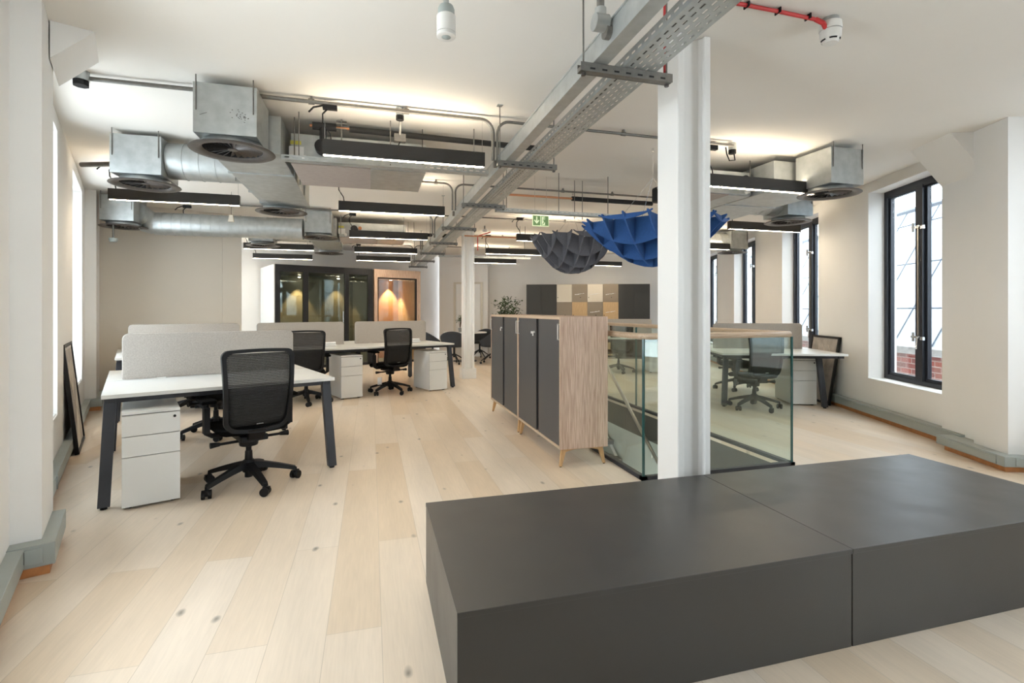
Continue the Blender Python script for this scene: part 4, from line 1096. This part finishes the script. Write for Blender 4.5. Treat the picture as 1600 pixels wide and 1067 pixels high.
bowl(2.575, 4.265, .67, 1.68, 2.10, math.radians(-52.8), BLUEF, 'felt_pendant', 'large blue felt waffle pendant hanging behind the near column', n=7, pw=1.8)
bowl(2.535, 6.145, .56, 1.746, 2.23, 0.0, GREYF, 'felt_pendant', 'dark grey felt waffle pendant left of the blue one', n=8, pw=2.2)

# ------------------------------------------------------------------ lockers along the back wall (right grid)
def lk(i): return -1.02+.405*i
cup0 = thing('cupboard', 'graphite double cupboard at the left end of the locker row, beside the plant', 'cupboard', (*xyR(lk(0)+.405, 13.72), 0), RR, 'graphite cupboards')
MB().box((-.403, -.20, 0), (.403, .22, 1.965)).build('carcass', LOCKD, cup0)
for s in (-1, 1):
    d = MB().box((s*.002, -.22, .08), (s*.401, -.20, 1.96)).build('door', LOCKD, cup0, bevel=.001)
copy_tree(cup0, (*xyR(lk(6)+.405, 13.72), 0), RR, 'graphite double cupboard at the right end of the locker row, near the column')
LCOL = [[CREAM, TAUPE, OAKL, TAUPE], [TAUPE, OAKL, CREAM, OAKL], [CREAM, TAUPE, OAKL, TAUPE], [TAUPE, OAKL, CREAM, OAKL]]
LN = ['first locker column from the left, cream over taupe', 'second locker column from the left, taupe over oak', 'third locker column from the left, cream over taupe', 'fourth locker column from the left, taupe over oak']
for i in range(4):
    t = thing('locker', LN[i]+', on the back wall', 'locker', (*xyR(lk(2+i)+.2025, 13.72), 0), RR, 'lockers with coloured doors')
    MB().box((-.2, -.20, 0), (.2, .22, 1.965)).build('carcass', TAUPE, t)
    for k in range(4):
        z1 = 1.96-.47*k; z0 = z1-.466
        d = MB().box((-.2, -.218, z0), (.2, -.20, z1)).build('door', LCOL[i][k], t, bevel=.001)
        MB().cyl((-.17 if (i+k) % 2 == 0 else .02, -.224, z0+.12), (-.17 if (i+k) % 2 == 0 else .02, -.217, z0+.12), .012, 10).build('lock', BLACK, d)
        if (i, k) in ((1, 0), (2, 1), (3, 0), (3, 1), (2, 0)):
            mb = MB(); 
            for j in range(6): mb.box((-.13+.042*j, -.221, z0+.19+.006*j+random.uniform(-.006, .006)), (-.093+.042*j, -.2175, z0+.198+.006*j+random.uniform(0, .01)))
            mb.build('name_strip', PAPER, d)  # short pale dashes stepping across some of the doors

# door in the back wall
mb = MB(); mb.box((-3.05, 13.72, 0), (-2.99, 13.76, 2.05)); mb.box((-2.30, 13.72, 0), (-2.24, 13.76, 2.05)); mb.box((-3.05, 13.72, 2.0), (-2.24, 13.76, 2.05))
struct('door_1', mb, CREAM, rz=RR)
MB().box((-2.98, 13.735, .005), (-2.31, 13.752, 1.995)).build('door_leaf', WHITE, bpy.data.objects['door_1'])

# ------------------------------------------------------------------ meeting pods (left grid)
pod = thing('meeting_pod', 'black-framed glazed meeting pod with white rounded side panel', 'office pod', (*xyL(3.505, 11.5), 0), RL)
W = 1.07
MB().box((-W, 0, 2.10), (W, 1.35, 2.25)).build('roof', FRAMEB, pod)
for a, b in ((-W, -W+.10), (-.505, -.395), (.405, .495), (W-.125, W)):
    MB().box((a, 0, 0), (b, .06, 2.10)).build('post', FRAMEB, pod)
MB().box((-W, 0, 0), (W, .06, .06)).build('bottom_rail', FRAMEB, pod)
MB().box((-W+.02, .06, 0), (W-.02, 1.30, .03)).build('pod_floor', GREYF, pod)
for a, b in ((-W+.10, -.505), (-.395, .405), (.495, W-.125)):
    MB().box((a, .025, .06), (b, .035, 2.10)).build('glass_panel', GLASSP, pod)
MB().box((-W, 1.30, 0), (W, 1.35, 2.10)).build('back_wall', PODG, pod)
MB().box((W-.03, .06, 0), (W, 1.3, 2.1)).build('side_wall', PODG, pod)
mb = MB(); r = .12
pts = [(0, 0), (0, 2.25-r)]+[(r-r*math.cos(PI/2*i/6), 2.25-r+r*math.sin(PI/2*i/6)) for i in range(1, 7)]
prof = [(.0, 0), (.0, 2.25)]
mb.box((-W-.03, 0, 0), (-W, 1.35, 2.25))
mb.build('rounded_side_panel', PODW, pod, bevel=.02)
mb = MB(); mb.cyl((.36, -.02, 1.0), (.36, -.02, 1.25), .010, 8); mb.cyl((.36, -.02, 1.02), (.36, .03, 1.02), .007, 6); mb.cyl((.36, -.02, 1.23), (.36, .03, 1.23), .007, 6); mb.build('door_handle', CHROME, pod)
MB().box((-.7, .5, .70), (.3, .8, .73)).build('inside_shelf', FRAMEB, pod)
pod2 = thing('meeting_pod', 'wood-fronted meeting pod with one glass front, right of the black-framed pod', 'office pod', (*xyL(5.21, 11.5), 0), RL)
W = .60
mb = MB(); mb.box((-W, 0, 2.06), (W, 1.35, 2.25)); mb.box((-W, 0, 0), (-W+.08, 1.35, 2.06)); mb.box((W-.10, 0, 0), (W, 1.35, 2.06)); mb.build('wood_casing', OAKP, pod2)
mb = MB(); mb.box((-W+.08, .0, .0), (-W+.10, .05, 2.06)); mb.box((W-.14, 0, 0), (W-.10, .05, 2.06)); mb.box((-W+.08, 0, 2.03), (W-.10, .05, 2.06)); mb.box((-W+.08, 0, 0), (W-.1, .05, .05)); mb.build('door_frame', FRAMEB, pod2)
MB().box((-W+.10, .02, .05), (W-.14, .03, 2.03)).build('glass_panel', GLASSP, pod2)
MB().box((-W+.08, 1.1, 0), (W-.1, 1.15, 2.06)).build('back_wall', PODT, pod2)
MB().box((-W+.08, .05, 0), (W-.10, 1.1, .03)).build('pod_floor', GREYF, pod2)
for px_, par, p_, pw in ((.22, pod2, .95, 170), (-.42, pod2, .95, 50), (.62, pod, 1.12, 50), (-.30, pod, 1.12, 90)):
    d = MB().cyl((px_, p_, 2.055), (px_, p_, 2.06), .03, 12).build('downlight', LED, par)
    l = bpy.data.lights.new('pod_downlight', 'SPOT'); l.energy = pw; l.color = (1, .66, .30); l.spot_size = 1.2; l.spot_blend = .5; l.shadow_soft_size = .02
    o = bpy.data.objects.new('pod_downlight', l); COL.objects.link(o)
    base = (5.21, 3.505)[par == pod]
    o.location = (*xyL(base+px_, 11.5+p_), 2.04)

# ------------------------------------------------------------------ round table + tub chairs + plants
t = thing('round_table', 'white round meeting table half hidden behind the far column', 'table', (2.27, 12.55, 0))
MB().lathe([(.001, .705), (.54, .705), (.55, .72), (.54, .73), (.001, .73)], seg=48).build('tabletop', DESK, t, smooth=True)
MB().lathe([(.03, .705), (.03, .05), (.05, .03), (.30, .012), (.30, 0), (.001, 0)], seg=32).build('pedestal', FRAMEB, t, smooth=True)
def tub():
    c = thing('tub_chair', 'x', 'chair', group='charcoal tub chairs around the round table')
    mb = MB()
    def sh(a, b):
        ang = -PI*1.15+PI*1.30*a-.0; ang = PI*(-.08)+PI*1.16*a+PI
        r = .27+.045*b; k = math.sin(PI*a)
        return (r*math.cos(ang)*1.0, r*math.sin(ang)*.95-.0, .42+(.12+.24*k)*b)
    mb.grid(sh, 20, 6); mb.build('shell', CHARF, c, smooth=True, solid=.03)
    MB().lathe([(.001, .40), (.20, .40), (.27, .43), (.265, .47), (.001, .48)], seg=28).build('seat', CHARF, c, smooth=True)
    mb = MB(); mb.cyl((0, 0, .16), (0, 0, .42), .025, 10); mb.build('stem', FRAMEB, c)
    for k in range(5):
        a = 2*PI*k/5+.3
        mb = MB(); mb.tube([(0, 0, .24), (.12*math.cos(a), .12*math.sin(a), .18), (.28*math.cos(a), .28*math.sin(a), .065)], [.02, .016, .012], 6); mb.cyl((.28*math.cos(a)-.012*math.sin(a), .28*math.sin(a)+.012*math.cos(a), .028), (.28*math.cos(a)+.012*math.sin(a), .28*math.sin(a)-.012*math.cos(a), .028), .028, 10)
        mb.build('leg', FRAMEB, c, smooth=True)
    return c
tb = tub()
for i, (x, y, r_, lab) in enumerate(((1.90, 11.95, .35, 'charcoal tub chair in front of the round table, left of the far column'), (1.45, 12.45, 1.3, 'charcoal tub chair at the left of the round table'), (2.78, 11.80, -.5, 'charcoal tub chair right of the far column, next to the oak cabinet'), (2.75, 13.05, -2.2, 'charcoal tub chair behind the round table, just right of the column'))):
    rz = -r_
    if i == 0: tb.location = (x, y, 0); tb.rotation_euler = (0, 0, rz); tb['label'] = lab
    else: copy_tree(tb, (x, y, 0), rz, lab)
def plant(x, y, z, H_, R_, n, potr, poth, lab, name='potted_plant'):
    t = thing(name, lab, 'plant', (x, y, z))
    MB().lathe([(.001, 0), (potr*.8, 0), (potr, poth), (potr*.93, poth), (potr*.9, poth*.93), (.001, poth*.93)], seg=24).build('pot', POTM, t, smooth=True)
    MB().lathe([(.001, poth*.94), (potr*.9, poth*.93)], seg=20).build('soil', SOIL, t)
    mb = MB(); tips = []
    for k in range(9):
        a = random.uniform(0, 2*PI); r1 = random.uniform(.2, .9)*R_
        tip = (r1*math.cos(a), r1*math.sin(a), poth+(H_-poth)*random.uniform(.55, .98)); tips.append(tip)
        mb.tube([(0, 0, poth*.9), (tip[0]*.35, tip[1]*.35, poth+(tip[2]-poth)*.55), tip], [.012*H_, .008*H_, .003], 5)
    mb.build('stems', STEM, t)
    mb = MB()
    for k in range(n):
        tip = random.choice(tips); a = random.uniform(0, 2*PI); el = random.uniform(-.7, .9); L = random.uniform(.06, .11)*max(.5, R_*2.6)
        c = Vector((tip[0]*random.uniform(.5, 1.1)+random.gauss(0, R_*.25), tip[1]*random.uniform(.5, 1.1)+random.gauss(0, R_*.25), poth+(tip[2]-poth)*random.uniform(.62, 1.05)))
        d = Vector((math.cos(a)*math.cos(el), math.sin(a)*math.cos(el), math.sin(el))); s = d.cross(Vector((0, 0, 1))).normalized()*L*.28; up = s.cross(d).normalized()*L*.06
        mb.add([c, c+d*L*.45+s+up, c+d*L, c+d*L*.45-s+up, c+d*L*.5-up], [(0, 1, 4), (1, 2, 4), (2, 3, 4), (3, 0, 4)])
    lf = mb.build('foliage', LEAF, t); lf['kind'] = 'stuff'
plant(*xyR(-1.50, 13.2), 0, 1.66, .36, 900, .17, .34, 'leafy green plant rising behind the oak cabinet, left of the graphite cupboard')
plant(2.16, 12.62, .73, .46, .12, 140, .05, .10, 'small leafy plant on the round table, left of the far column', 'table_plant')

print('objects', len(bpy.data.objects))
